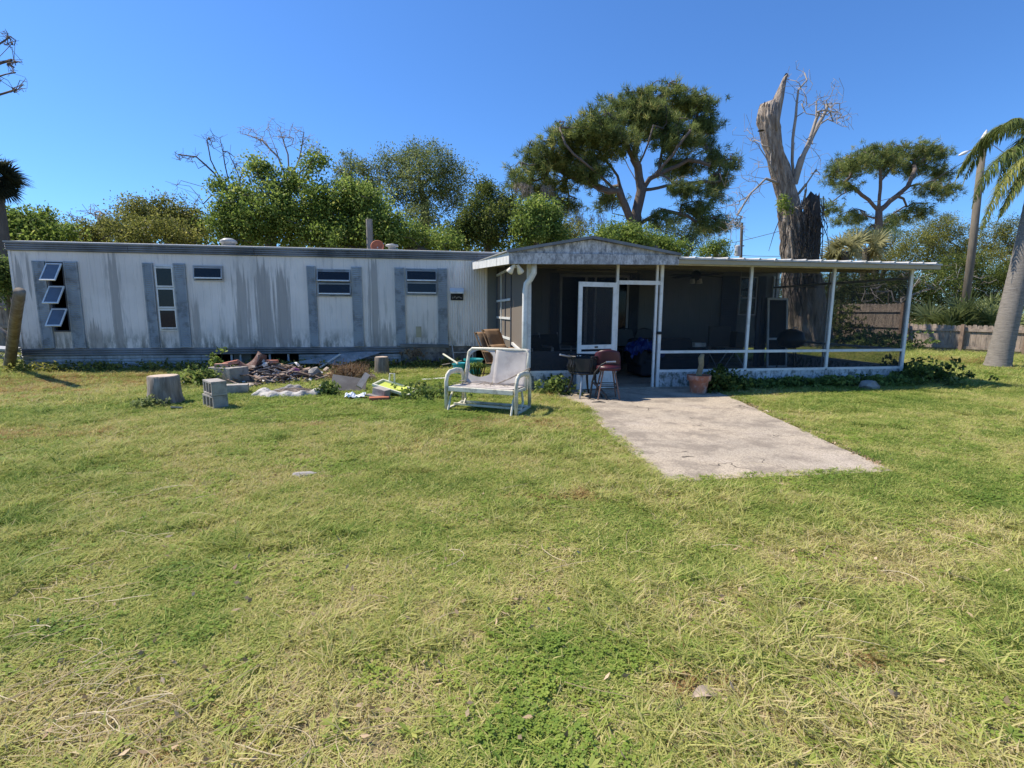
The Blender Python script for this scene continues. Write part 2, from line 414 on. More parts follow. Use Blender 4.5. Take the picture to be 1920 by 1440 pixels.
# shutters: frame and louvres in one pressed sheet
def shutter(x0, x1, z0, z1, mat='shutter', blank=.62):
    mb = MB(); y = YW-.012
    mb.span((x0, y-.016, z0), (x1, YW+.001, z1))
    w = .028
    for a, b in ((x0, x0+w), (x1-w, x1)): mb.span((a, y-.028, z0), (b, y-.0161, z1))
    n = int((z1-z0)/.045)
    for i in range(n):
        za = z0+(z1-z0)*(i+.15)/n; zb = z0+(z1-z0)*(i+.85)/n
        mb.prism([(x0+w, y-.0161, za), (x0+w, y-.03, za), (x0+w, y-.0165, zb)], (x1-x0-2*w, 0, 0))
    mb.build('shutter', M[mat], home)
SHT = 2.452
for a, b in ((70, 93), (128, 153), (274, 293), (331, 353), (578, 594.5), (660.5, 680), (741, 759.5), (821, 839)):
    shutter(wx(a, 560), wx(b, 560), ZB+.01, SHT)
for a, b in ((1031, 1047), (1180, 1197)): shutter(wx(a, 560), wx(b, 560), .55, 2.4, 'shutter_dark')
for a, b in ((1352, 1383), (1420, 1434)): shutter(wx(a, 555), wx(b, 555), .9, 2.4, 'shutter_dark')
# windows
def awning_window(o, n, angs, fmat='trim', gap=0, deep=.0):
    x0, x1, z0, z1 = o; t_ = .028
    mb = MB(); y0, y1 = YW-.03, YW+.05
    mb.span((x0, y0, z0), (x0+t_, y1, z1)); mb.span((x1-t_, y0, z0), (x1, y1, z1))
    mb.span((x0+t_, y0, z0), (x1-t_, y1, z0+t_)); mb.span((x0+t_, y0, z1-t_), (x1-t_, y1, z1))
    H = (z1-z0-2*t_)/n
    for i in range(1, n): mb.span((x0+t_, y0+.01, z0+t_+H*i-.012), (x1-t_, y1, z0+t_+H*i+.012))
    win = mb.build('window', M[fmat], home)
    for i in range(n):
        zt = z1-t_-H*i-.012; a = angs[i]; h = H-.03; s_ = .026
        piv = Matrix.Translation((0, YW-.038, zt)) @ Matrix.Rotation(-a, 4, 'X')
        xa, xb = x0+t_*.4, x1-t_*.4
        m1 = MB(); m1.m = piv
        m1.span((xa, -.012, -h), (xa+s_, .012, 0)); m1.span((xb-s_, -.012, -h), (xb, .012, 0)); m1.span((xa+s_, -.012, -s_), (xb-s_, .012, 0))
        m1.build('sash', M['trim' if a > .5 else fmat], win)
        m3 = MB(); m3.m = piv; m3.span((xa+s_, -.013, -h), (xb-s_, .013, -h+s_*1.2)); m3.build('sash_rail', M['trim'], win)
        m2 = MB(); m2.m = piv; m2.span((xa+s_, -.003, -h+s_), (xb-s_, .003, -s_)); m2.build('pane', M['glass_screen'] if a > .4 else M['glass'], win)
    return win
awning_window(OPEN['w1'], 3, (.62, .62, .62), 'shutter_dark')
awning_window(OPEN['w2'], 3, (0, 0, 0))
awning_window(OPEN['w3'], 1, (.16,), 'trim_grey')
awning_window(OPEN['w4'], 2, (.34, .14), 'shutter')
awning_window(OPEN['w5'], 2, (.2, .05), 'shutter')
def sash_window(o, parent=home):
    x0, x1, z0, z1 = o; t_ = .035; y0, y1 = YW-.03, YW+.05; mb = MB()
    mb.span((x0, y0, z0), (x0+t_, y1, z1)); mb.span((x1-t_, y0, z0), (x1, y1, z1)); mb.span((x0+t_, y0, z0), (x1-t_, y1, z0+t_)); mb.span((x0+t_, y0, z1-t_), (x1-t_, y1, z1))
    zm = (z0+z1)/2-.05; mb.span((x0+t_, y0, zm-.02), (x1-t_, y1, zm+.02))
    w = mb.build('window', M['trim_grey'], home)
    for a, b in ((z0+t_, zm-.02), (zm+.02, z1-t_)): MB().span((x0+t_, YW, a), (x1-t_, YW+.006, b)).build('pane', M['glass'], w)
sash_window(OPEN['pw'])
# sliding door
x0, x1, z0, z1 = OPEN['slider']; mb = MB(); y0, y1 = YW-.04, YW+.06; t_ = .06
mb.span((x0, y0, z0), (x0+t_, y1, z1)); mb.span((x1-t_, y0, z0), (x1, y1, z1)); mb.span((x0+t_, y0, z1-t_), (x1-t_, y1, z1)); mb.span((x0+t_, y0, z0), (x1-t_, y1, z0+.04))
sd = mb.build('sliding_door', M['trim_grey'], home)
xm = wx(1097, 560); xe = wx(1114, 560)
mb = MB(); mb.span((xm, YW, z0+.04), (xm+.07, YW+.04, z1-t_)); mb.span((xe, YW-.03, z0+.04), (xe+.05, YW-.002, z1-t_)); mb.build('door_stile', M['trim_grey'], sd)
MB().span((xe+.05, YW-.02, z0+.05), (x1-t_, YW-.014, z1-t_)).build('pane', M['glass'], sd)
xa = xe+.12
while xa < x1-t_-.12:
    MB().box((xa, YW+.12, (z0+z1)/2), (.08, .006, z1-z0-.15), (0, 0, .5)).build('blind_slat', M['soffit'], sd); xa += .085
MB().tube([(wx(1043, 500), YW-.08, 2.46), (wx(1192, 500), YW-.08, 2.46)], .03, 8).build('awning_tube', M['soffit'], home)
# steps below the slider
# wall heater vent
a = at(856, 552, YW); vx0, vx1 = wx(845, 552), wx(868, 552); v0, v1 = wz(856, 563), wz(856, 540)
vb = MB().span((vx0, YW-.03, v0), (vx1, YW-.01, v1-.03)).build('vent_box', M['dark'], home)
mb = MB(); mb.prism([(vx0-.02, YW-.01, v1), (vx0-.02, YW-.14, v1-.1), (vx0-.02, YW-.14, v1-.14), (vx0-.02, YW-.01, v1-.11)], (vx1-vx0+.04, 0, 0)); mb.build('vent_hood', M['trim'], vb)
mb = MB()
for i in range(5): mb.box((vx0+.05+.05*i, YW-.04, v0+.06+.02*(i % 2)), (.03, .02, .05), (0, .5*i, 0))
mb.build('vent_grille', M['rot'], vb)
MB().span((wx(780, 620), YW-.0115, wz(785, 632)), (wx(790, 620), YW-.0102, wz(785, 612))).build('wall_patch', pm('beige_patch', (.42, .38, .26)), home, label='small beige patch where paint is gone')
# things on the roof
def roof_z(v): return ZR+.17*sin(pi*v)+.01
c = at(429, 461, YW+1.2); mb = MB(); c.z = roof_z(.34)
mb.lathe([(.16, 0), (.16, .06), (.2, .07), (.19, .13), (.1, .18), (0.01, .19)], 16, c); mb.build('roof_vent', M['roof'], None, smooth=True, label='low white domed vent on the left part of the roof', cat='roof vent')
c = at(735, 467, YW+1.2); c.z = roof_z(.34); mb = MB(); mb.lathe([(.1, 0), (.1, .08), (.17, .09), (.16, .13), (.01, .16)], 16, c)
mb.build('roof_vent', M['roof'], None, smooth=True, label='flat white vent cap beside the rust red disc on the roof', cat='roof vent')
c = at(708, 466, YW+1.3); c.z = roof_z(.36)+.08; mb = MB(); mb.m = Matrix.Translation(c) @ Matrix.Rotation(radians(70), 4, 'X') @ Matrix.Rotation(.3, 4, 'Z')
mb.lathe([(.01, -.04), (.1, -.03), (.17, 0), (.18, .02), (.16, .02), (.09, -.01), (.01, -.02)], 18)
dsh = mb.build('roof_dish', pm('rust_red', (.42, .12, .05), (.3, .09, .05), 6, .7), None, smooth=True, label='rust red round disc standing on the roof beside the wooden post', cat='disc')
MB().tube([c+Vector((0, .02, -.12)), c+Vector((0, .02, .0))], .02, 6).build('stand', M['trim_grey'], dsh)
pb = at(692, 470, 18.0); pb.z = 0; pt_ = at(692, 411, 18.0)
mb = MB(); mb.tube([pb, pb.lerp(pt_, .5)+Vector((.02, 0, 0)), pt_], [.12, .115, .11], 10)
M['post_grey'] = pm('weathered_post', (.33, .29, .25), (.2, .18, .16), 3, .85, .5, 20, sc=(8, 8, 1))
mb.build('wooden_post', M['post_grey'], None, label='weathered grey wooden post rising behind the home roof', cat='post')

# ================================================================== screened porch
porch = thing('screened_porch', 'screened porch with white frame, low mildewed walls and gabled entry roof', 'porch', (1.7, YP, 0))
PX = [at(990, 600, YP).x, at(1155, 600, YP).x, at(1238, 600, YP).x, at(1403, 600, YP).x, at(1557, 600, YP).x, at(1700, 600, YP).x]
PX = [1.72, PX[1], 4.19, 5.97, 7.72, 9.45]
ZP = 2.25; ZRAIL = at(1460, 658, YP).z; ZSILL = at(1460, 692, YP).z
pw = .05
def post(x, y, z0, z1, w=pw, mat='trim', name='post'): return MB().span((x-w/2, y-w/2, z0), (x+w/2, y+w/2, z1)).build(name, M[mat], porch)
post(1.74, YP, .42, ZP, .07); post(PX[1], YP, 1.93, ZP, .045)
post(PX[2], YP, 0, ZP, .055); post(PX[2]-.09, YP, 0, ZP, .04)
for x in PX[3:5]: post(x, YP, ZSILL, ZP)
post(PX[5], YP, 0, ZP, .06)
ZD = 1.93
post(PX[1], YP, 0, ZD, .055)
def rail(a, b, z, y=YP, h=.05, d=.05, mat='trim', name='rail'): return MB().span((a, y-d/2, z-h/2), (b, y+d/2, z+h/2)).build(name, M[mat], porch)
rail(PX[1]+.03, PX[2]-.03, ZD, h=.07)
for i in (2, 3, 4):
    a, b = PX[i]+.03, PX[i+1]-.03
    rail(a, b, ZRAIL); rail(a-.005, b+.005, ZSILL+.0, h=.045)
    MB().span((a, YP-.002, ZRAIL+.025), (b, YP+.002, ZP)).build('screen', M['screen'], porch)
    MB().span((a, YP-.002, ZSILL+.023), (b, YP+.002, ZRAIL-.025)).build('screen', M['screen'], porch)
rail(1.7, 9.5, ZP+.03, h=.06)
# left bay
a, b = 1.775, PX[1]-.03
MB().span((a, YP-.002, .72), (b, YP+.002, ZP)).build('screen', M['screen'], porch)
MB().span((a, YP-.006, .36), (b, YP+.006, .71)).build('lower_screen', M['screen_low'], porch)
rail(a, b, .34, h=.04)
MB().span((a-.05, YP-.03, -.02), (b, YP+.04, .32)).build('knee_wall', M['knee'], porch)
MB().span((PX[1]+.03, YP-.002, ZD+.04), (PX[2]-.12, YP+.002, ZP)).build('screen', M['screen'], porch)
for i in (2, 3, 4):
    n = 1
    MB().span((PX[i]+.033, YP-.03, -.02), (PX[i+1]-.033, YP+.04, ZSILL-.024)).build('knee_wall', M['knee'], porch)
for x in PX[3:5]: MB().span((x-.03, YP-.04, 0), (x+.03, YP-.0305, ZSILL-.024)).build('batten', M['trim_grey'], porch)
# right side, back to the trailer corner
ys = [YP, 10.75, YW-.06]
for k, y in enumerate(ys[1:], 1): post(9.45, y, 0, 2.3+.05*k, .05)
for k in range(2):
    a, b = ys[k]+.03, ys[k+1]-.03
    for z in (ZRAIL, ZSILL, 2.1): MB().span((9.425, a, z-.025), (9.475, b, z+.025)).build('rail', M['trim_grey'], porch)
    for z0, z1 in ((ZSILL+.025, ZRAIL-.025), (ZRAIL+.025, 2.075), (2.125, 2.33)): MB().span((9.448, a, z0), (9.452, b, z1)).build('screen', M['screen'], porch)
    MB().span((9.42, a, -.02), (9.48, b, ZSILL-.026)).build('knee_wall', M['knee'], porch)
# left side: window bay, tan shade screen
xl = 1.74
sy = [YP, 10.55, 11.35, YW-.03]
for y in sy[1:]: post(xl, y, 0, 2.5, .05, 'shutter_dark')
MB().span((xl-.004, YP+.036, .72), (xl+.004, sy[1]-.026, 2.42)).build('shade_screen', M['tarp_tan'], porch, label='tan shade screen on the left side')
MB().span((xl-.03, YP+.036, -.02), (xl+.03, sy[3]-.03, .5)).build('knee_wall', M['knee'], porch)
MB().span((xl-.02, sy[1]+.026, .5), (xl+.02, sy[3]-.03, .78)).build('side_panel', M['tarp_tan'], porch)
jal = MB()
for z in (.82, 1.26, 1.66, 2.3): jal.span((xl-.03, sy[1]+.03, z-.025), (xl+.02, sy[3]-.04, z+.025))
jal.span((xl-.03, 11.98, .845), (xl+.02, 12.02, 1.235)); jal.span((xl-.03, 11.98, 1.285), (xl+.02, 12.02, 1.635)); jal.span((xl-.03, 11.98, 1.685), (xl+.02, 12.02, 2.275))
jw = jal.build('jalousie_window', M['trim'], porch)
MB().span((xl-.004, sy[1]+.04, .85), (xl+.004, sy[3]-.05, 2.27)).build('pane', M['tarp_tan'], jw)
MB().bar((xl-.02, YP+.2, .62), (xl-.02, 10.3, .75), .05, .05).build('rail', M['trim'], porch)
# roofs --------------------------------------------------------------------------
GX0, GX1, RXg = 1.335, 4.31, 2.73
YE = 8.35
def zroof(y, z0=2.33, z1=2.62): return z0+(z1-z0)*(y-YE)/(YW-YE)
x = GX1-.02; k = 0
while x < 9.70:                                         # pan roof of the long side
    w = min(.31, 9.73-x); mb = MB(); dz = .0
    prof = [(x, 0), (x+.03, .03), (x+.06, .004), (x+w*.5, .0), (x+w-.012, .004), (x+w-.005, 0)]
    top = [(px_, YE-.03+(k % 3)*.006, zroof(YE)+pz+.015) for px_, pz in prof]+[(px_, YE-.03+(k % 3)*.006, zroof(YE)-.012) for px_, pz in (prof[-1], prof[0])]
    mb.prism(top, (0, YW-YE-.03, zroof(YW)-zroof(YE))); mb.build('roof_pan', M['roof'], porch); x += .31; k += 1
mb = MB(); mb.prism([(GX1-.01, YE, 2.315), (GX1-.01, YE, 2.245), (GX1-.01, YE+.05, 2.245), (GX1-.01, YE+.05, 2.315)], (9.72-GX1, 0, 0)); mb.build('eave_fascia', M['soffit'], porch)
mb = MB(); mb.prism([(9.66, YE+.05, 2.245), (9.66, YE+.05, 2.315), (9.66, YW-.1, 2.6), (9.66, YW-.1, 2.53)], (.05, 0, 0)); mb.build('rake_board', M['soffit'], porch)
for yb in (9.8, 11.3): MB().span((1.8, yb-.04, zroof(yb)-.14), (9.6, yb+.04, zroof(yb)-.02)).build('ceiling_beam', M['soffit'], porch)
# gable entry roof: two slopes, front triangle, band below
gl, gr = GX0-.05, GX1+.02
def gable_z(x, y):
    s_ = 1-abs(x-RXg)/(RXg-gl if x < RXg else gr-RXg)
    return zroof(y, 2.37, 2.63)+.27*max(0, s_)
for a, b in ((gl, RXg), (RXg, gr)):
    mb = MB(); mb.sheet(lambda u, v: (a+(b-a)*u+(0 if b > 4 else -.22*v*(1-u)), YE-.06+(YW+1.0-YE)*v, gable_z(a+(b-a)*u, YE+(YW-YE)*v)+.012), 10, 10); mb.build('gable_roof', M['roof'], porch, solid=.02)
mb = MB(); mb.prism([(GX0, YE, 2.365), (GX1, YE, 2.39), (RXg, YE, 2.61)], (0, .03, 0)); mb.build('gable_panel', M['gable'], porch)
MB().prism([(GX0-.005, YE-.03, 2.18), (GX1, YE-.03, 2.225), (GX1, YE-.03, 2.385), (GX0-.005, YE-.03, 2.36)], (0, .06, 0)).build('gable_fascia', M['gable'], porch)
for a, b in (((gl, YE-.05, 2.375), (RXg, YE-.05, 2.64)), ((RXg, YE-.05, 2.64), (gr, YE-.05, 2.395))): MB().bar(a, b, .05, .045).build('rake_trim', M['fascia'], porch)
n = 4
ra, rb = Vector((GX0-.01, YE-.03, 0)), Vector((1.1, YW-.08, 0))
for i in range(n):
    a, b = ra.lerp(rb, i/n+.003), ra.lerp(rb, (i+1)/n-.003); za, zb = zroof(a.y, 2.18, 2.44), zroof(b.y, 2.18, 2.44)
    MB().prism([(a.x, a.y, za), (b.x, b.y, zb), (b.x, b.y, zb+.19-.02*(i+1)/n), (a.x, a.y, za+.19-.02*i/n)], (.02, 0, 0)).build('side_fascia', M['trim'], porch)
# ceiling under the gable
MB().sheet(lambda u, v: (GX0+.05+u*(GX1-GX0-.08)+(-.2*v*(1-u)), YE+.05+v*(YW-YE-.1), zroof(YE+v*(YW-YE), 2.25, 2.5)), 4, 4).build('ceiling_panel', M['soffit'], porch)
# downspout
dp = [at(1001, 494, 8.5), at(1001, 512, 8.5), at(995, 523, 8.55), at(987, 532, 8.6), at(985, 545, 8.62), at(984, 600, 8.62), at(983, 716, 8.62)]
dp[-1].z = .02
mb = MB(); mb.tube(dp, [.05]*7, 10); mb.build('downspout', M['trim'], porch, smooth=True)
# screen door swung open
hx, hz0, hz1 = PX[1]-.03, .04, ZD-.01
door = thing('screen_door', 'white framed screen door standing open against the porch front', 'screen door', (hx, YP-.05, 0), radians(12))
dw = .76; s_ = .07
def dspan(a, b, name, mat): return MB().span(a, b).build(name, M[mat], door, world=False)
dspan((-s_, -.015, hz0), (0, .015, hz1), 'stile', 'trim'); dspan((-dw, -.015, hz0), (-dw+s_, .015, hz1), 'stile', 'trim')
for z, h in ((hz1-.04, .08), (.79, .075), (.69, .04), (.335, .06), (hz0+.05, .1)): dspan((-dw+s_, -.013, z-h/2), (-s_, .013, z+h/2), 'door_rail', 'trim')
dspan((-dw+s_, -.002, .83), (-s_, .002, hz1-.08), 'screen', 'screen_door'); dspan((-dw+s_, -.002, .71), (-s_, .002, .75), 'screen', 'screen_door'); dspan((-dw+s_, -.002, .365), (-s_, .002, .67), 'screen', 'screen_low')
dspan((-dw+s_, -.005, .14), (-s_, .005, .305), 'kick_panel', 'trim')
dspan((-.42, -.03, .775), (-.36, -.0135, .8), 'handle', 'dark')
MB().box((PX[2]-.02, YP-.045, 1.03), (.09, .03, .05)).build('door_latch', M['dark'], porch)
# flood light pair under the gable
fl = thing('flood_light', 'twin white flood light under the left corner of the gable', 'light', (1.45, YE+.12, 2.15))
M['lamp'] = pm('lamp_cream', (.75, .7, .58), (.65, .6, .5), 5, .3)
MB().lathe([(.05, -.02), (.05, .03)], 10).build('mount', M['trim'], fl, False)
for s in (-1, 1):
    mb = MB(); mb.m = Matrix.Translation((.07*s, -.05, -.05)) @ Matrix.Rotation(.5, 4, 'X') @ Matrix.Rotation(-.5*s, 4, 'Y')
    mb.lathe([(.025, .1), (.03, .05), (.055, -.03), (.06, -.06), (.01, -.07)], 12); mb.build('lamp', M['lamp'], fl, False, smooth=True)
# ================================================================== things on the lawn
M['bark'] = pm('stump_bark', (.3, .25, .2), (.12, .1, .08), 4, .9, .6, 7, sc=(4, 4, .7), bdist=.015, dirt=(.42, .38, .33), damt=.5)
t = NT('cut_wood'); p = t.co(); r = t.math('MULTIPLY', t.n('VectorMath', operation='LENGTH').outputs['Value'], 1)
vl = [n for n in t.t.nodes if n.type == 'VECT_MATH'][0]; t.set(vl.inputs[0], t.map(p, (1, 1, 0)))
rings = t.math('SINE', t.math('ADD', t.math('MULTIPLY', vl.outputs['Value'], 160), t.math('MULTIPLY', t.noise(p, 6, 3), 9)))
M['cut'] = t.fin(t.mix(t.ramp(t.noise(p, 9, 5), [(.4, 0), (.65, .7)]), t.mix(t.math('MULTIPLY', rings, .3, clamp=True), (.58, .44, .32), (.44, .32, .22)), (.35, .3, .26)), .8)
def stump(loc, r, h, label, seed, flare=1.25):
    rn = random.Random(seed); n = 28
    ph = [rn.uniform(0, 6.28) for _ in range(4)]
    wob = lambda j, z: 1+.05*sin(3*2*pi*j/n+ph[0])+.035*sin(7*2*pi*j/n+ph[1])*(1+.8*max(0, .3-z))+.03*sin(11*2*pi*j/n+ph[2])+rn.uniform(-.02, .02)
    root = thing('tree_stump', label, 'tree stump', loc, rn.uniform(0, 6))
    MB().lathe([(r*flare, -.05), (r*flare*.97, .02), (r*1.08, h*.25), (r*1.0, h*.55), (r*.97, h*.97), (r*.93, h)], n, wob=wob).build('bark', M['bark'], root, False, smooth=True)
    MB().lathe([(r*.9, h-.02), (r*.9, h+.005), (r*.45, h+.012), (.005, h+.01)], n, wob=lambda j, z: 1+.05*sin(3*2*pi*j/n+ph[0])).build('cut_face', M['cut'], root, False)
    return root
stump(at(307, 762, Z=0)+Vector((-.06, .2, 0)), .205, .43, 'wide pale tree stump left of the concrete blocks', 1)
stump(at(716, 704, Z=0)+Vector((0, .1, 0)), .145, .40, 'slim grey tree stump behind the rubble near the home wall', 2, 1.12)
# leaning log post at the far left
M['log_bark'] = pm('log_bark', (.24, .19, .14), (.12, .095, .07), 9, .95, .3, 25, (.3, .27, .22), .5, 4)
lg0, lg1 = at(14, 694, Z=0), at(37, 547, 10.45)
lgt = thing('log_post', 'leaning bark covered log post at the left end of the home', 'log', lg0)
mb = MB(); mb.tube([lg0-Vector((0, 0, .1)), lg0.lerp(lg1, .3)+Vector((.02, 0, 0)), lg0.lerp(lg1, .7), lg1], [.11, .1, .095, .085], 14); mb.build('trunk', M['log_bark'], lgt, smooth=True)
a = lg0.lerp(lg1, .46); MB().tube([a, a+Vector((-.22, 0, .22)), a+Vector((-.4, .05, .33))], [.06, .045, .03], 8).build('branch_stub', M['bark'], lgt)
for k, (px, py, ln, rz_, lab) in enumerate(((12, 668, 1.3, .25, 'pale weathered board on the junk heap left of the leaning log'), (22, 652, 1.1, -.2, 'upper pale board crossing the junk heap left of the leaning log'))):
    o = MB().box((0, 0, 0), (ln, .2, .05)).build('board', M['trim_grey'], None, bevel=.004, label=lab, cat='board'); o.location = at(px, py, 13.4)+Vector((-.35, 0, 0)); o.rotation_euler = (.2, .06, rz_)
# concrete blocks
M['conc'] = pm('block_concrete', (.42, .385, .345), (.29, .265, .235), 9, .9, .5, 90, (.16, .14, .12), .6, 5, bdist=.006)
M['conc2'] = pm('old_concrete', (.38, .35, .31), (.23, .205, .175), 5, .9, .6, 50, (.12, .11, .09), .7, 4, bdist=.01)
def hollow_block(mb, L=.40, W=.2, H=.2, n=3, wall=.032):
    """block on its side: cells open towards -y"""
    mb.span((-L/2, -W/2, 0), (L/2, W/2, wall)); mb.span((-L/2, -W/2, H-wall), (L/2, W/2, H))
    step = (L-wall)/n
    for i in range(n+1): mb.span((-L/2+step*i, -W/2+.002, wall), (-L/2+step*i+wall, W/2-.002, H-wall))
    mb.span((-L/2+wall, W/2-.05, wall), (L/2-wall, W/2-.02, H-wall))
    return mb
bl = at(404, 769, Z=0)+Vector((-.07, .2, 0))
for k, (dz, rz, lab) in enumerate(((0, -.86, 'lower hollow concrete block of the stack of two on the grass'), (.205, -.93, 'upper hollow concrete block with three dark cells, on top of the stack of two'))):
    o = hollow_block(MB()).build('concrete_block', M['conc'], None, bevel=.005, label=lab, cat='concrete block', group='hollow concrete blocks')
    o.location = bl+Vector((.012*k, -.01*k, dz)); o.rotation_euler = (0, 0, rz)
o = MB().span((-.17, -.1, 0), (.17, .1, .17)).build('concrete_block', M['conc'], None, bevel=.006, label='low grey block lying just right of the stack of two', cat='concrete block')
o.location = at(438, 741, Z=0)+Vector((.03, .1, 0)); o.rotation_euler = (0, 0, .2)
bb = at(440, 722, Z=0)+Vector((-.16, .2, 0)); BH = .33
o = MB().box((0, 0, BH/2), (.6, .42, BH), None, .97).build('concrete_block', M['conc2'], None, bevel=.012, label='big square concrete block with two red bricks on top', cat='concrete block')
o.location = bb; o.rotation_euler = (0, 0, -.55)
M['brick'] = pm('red_brick', (.48, .17, .1), (.36, .12, .08), 14, .85, .5, 80, (.5, .4, .34), .5, 6)
M['brick2'] = pm('pale_brick', (.55, .3, .2), (.45, .22, .15), 14, .85, .5, 80, (.55, .48, .42), .6, 6)
def brick(loc, rot, label, mat='brick', d=(.21, .1, .062)):
    o = MB().box((0, 0, 0), d).build('brick', M[mat], None, bevel=.005, label=label, cat='brick', group='bricks on the rubble heap'); o.location = loc; o.rotation_euler = rot
brick(bb+Vector((-.1, -.05, BH+.034)), (0, 0, .1), 'pale orange brick lying front left on the big block', 'brick2', (.23, .1, .065))
brick(bb+Vector((.02, .06, BH+.064)), (.05, -.2, .12), 'red brick tilted behind the pale one on the big block', 'brick', (.27, .12, .065))
hp = at(510, 715, Z=0)                                  # heap centre
def hz(px, py, back=0): return at(px, py, hp.y+back)
# heap of soil and broken bits under everything
def heap_h(x, y):
    a = math.exp(-(((x-hp.x+.25)/1.0)**2+((y-hp.y-.2)/.55)**2)*1.3)
    return .2*a
np.random.seed(5)
hv = []; G = 46
hmb = MB(); hr = random.Random(4)
hmb.sheet(lambda u, v: (hp.x-1.35+2.9*u, hp.y-.75+1.9*v, -.03+heap_h(hp.x-1.35+2.9*u, hp.y-.75+1.9*v)*(1+hr.uniform(-.25, .25))+hr.uniform(0, .03)), G, G)
M['soil'] = pm('dry_soil', (.2, .16, .12), (.1, .075, .055), 6, .95, .8, 40, (.36, .3, .24), .7, 9, bdist=.02)
hmb.build('soil_mound', M['soil'], None, kind='stuff', label='heap of dry soil under the rubble', smooth=True)
def chunk(size, seed, name, mat, loc, rot=None, npt=13, **kw):
    import bmesh
    rn = random.Random(seed); b = bmesh.new()
    for _ in range(npt):
        v = Vector((rn.gauss(0, 1), rn.gauss(0, 1), rn.gauss(0, 1))).normalized(); b.verts.new((v.x*size[0]/2, v.y*size[1]/2, v.z*size[2]/2))
    r = bmesh.ops.convex_hull(b, input=b.verts); bmesh.ops.delete(b, geom=[g for g in r['geom_interior'] if isinstance(g, bmesh.types.BMVert)], context='VERTS')
    me = bpy.data.meshes.new(name); b.to_mesh(me); b.free(); o = bpy.data.objects.new(name, me); C.objects.link(o); me.materials.append(mat)
    o.location = loc; o.rotation_euler = rot or (rn.uniform(-.3, .3), rn.uniform(-.3, .3), rn.uniform(0, 6)); tag(o, **kw); return o
M['white_junk'] = pm('white_junk', (.72, .71, .68), (.55, .53, .5), 8, .6, .5, 30, (.35, .33, .3), .6, 7)
M['foam'] = pm('yellow_foam', (.68, .5, .28), (.5, .33, .17), 8, .9, .7, 25, (.35, .22, .12), .6, 6)
M['tan'] = pm('tan_rubble', (.55, .45, .34), (.38, .3, .22), 6, .9, .6, 40)
# broken bits: too many to count
db = MB(); rn = random.Random(12)
dmats = [pm('rubble_bits', (.27, .19, .14), (.09, .06, .05), 2.2, .9, .5, 40, (.5, .45, .4), .6, 3.5)]
for i in range(300):
    x = hp.x+rn.gauss(.0, .62); y = hp.y+.05+rn.gauss(0, .38); s_ = rn.uniform(.015, .06)
    db.box((x, y, max(0, heap_h(x, y))+rn.uniform(0, .06)), (s_*rn.uniform(.7, 2.2), s_, s_*rn.uniform(.3, .8)), (rn.uniform(-.7, .7), rn.uniform(-.7, .7), rn.uniform(0, 6)))
for i in range(130):                                    # splintered board ends
    x = hp.x+rn.gauss(-.05, .6); y = hp.y+.08+rn.gauss(0, .34); L_ = rn.uniform(.1, .36)
    db.box((x, y, max(0, heap_h(x, y))+rn.uniform(.02, .14)), (L_, rn.uniform(.03, .1), rn.uniform(.008, .022)), (rn.uniform(-.4, .4), rn.uniform(-.35, .35), rn.uniform(-1, 1)))
db.build('rubble', dmats[0], None, kind='stuff', label='small broken rubble strewn over the heap')
db = MB()
for i in range(70):
    x = hp.x+rn.gauss(.05, .6); y = hp.y-.02+rn.gauss(0, .36); s_ = rn.uniform(.02, .06)
    db.box((x, y, max(0, heap_h(x, y))+rn.uniform(.02, .08)), (s_*rn.uniform(.7, 2.), s_, s_*.4), (rn.uniform(-.7, .7), rn.uniform(-.7, .7), rn.uniform(0, 6)))
db.build('white_litter', M['white_junk'], None, kind='stuff', label='scraps of white plaster and paper on the rubble heap')
# roof tiles, brick pair, maroon board, purple disc, chunks
M['tile'] = pm('brown_tile', (.17, .085, .065), (.1, .05, .04), 8, .8, .4, 50, (.4, .33, .28), .5, 7)
def curved_tile(loc, rot, label, L=.42, W=.26):
    mb = MB(); mb.sheet(lambda u, v: ((u-.5)*L, (v-.5)*W, .05*cos((v-.5)*pi)+.06*(u-.5)**2*4), 8, 8)
    o = mb.build('roof_tile', M['tile'], None, solid=.018, label=label, cat='roof tile', group='brown tiles on the rubble heap'); o.location = loc; o.rotation_euler = rot
curved_tile(hz(464, 690, .15), (.1, .35, .3), 'brown curved tile sagging between the brick topped block and the heap')
curved_tile(hz(478, 680, .25), (.3, -.75, .4), 'brown curved tile standing steeply on the heap top')
curved_tile(hz(489, 683, .12), (-.2, -1.0, -.4), 'grey brown tile leaning beside the steep tile', .36, .2)
chunk((.16, .12, .1), 31, 'rubble_chunk', M['white_junk'], hz(493, 676, .2), label='small white lump on the tip of the tiles', cat='rubble')
brick(hz(510, 678, .2)+Vector((0, 0, 0)), (0, 0, .05), 'red brick on top of the dark pair at the heap back', 'brick', (.23, .11, .062))
for k in range(2): brick(hz(510, 685.5+6*k, .2)+Vector((.0, 0, -.005)), (0, 0, .05), 'shaded brown brick %s under the red brick' % ('directly' if k == 0 else 'second'), 'tile', (.23, .11, .06))
chunk((.2, .14, .1), 32, 'foam_lump', M['foam'], hz(527, 685, .2), label='yellow foam lump right of the brick pile on the heap', cat='foam')
bd0, bd1 = hz(497, 705, -.05), hz(571, 703, -.05)
M['maroon'] = pm('maroon_board', (.22, .08, .11), (.15, .055, .075), 5, .6, .3, 30, (.4, .3, .27), .5, 6)
MB().bar(bd0, bd1, .16, .028).build('board', M['maroon'], None, bevel=.003, label='long maroon board lying across the rubble heap', cat='board')
mb = MB(); mb.m = Matrix.Translation(hz(553, 701, .06)) @ Matrix.Rotation(radians(82), 4, 'X'); mb.lathe([(.005, 0), (.12, 0), (.125, .012), (.115, .022), (.005, .022)], 20)
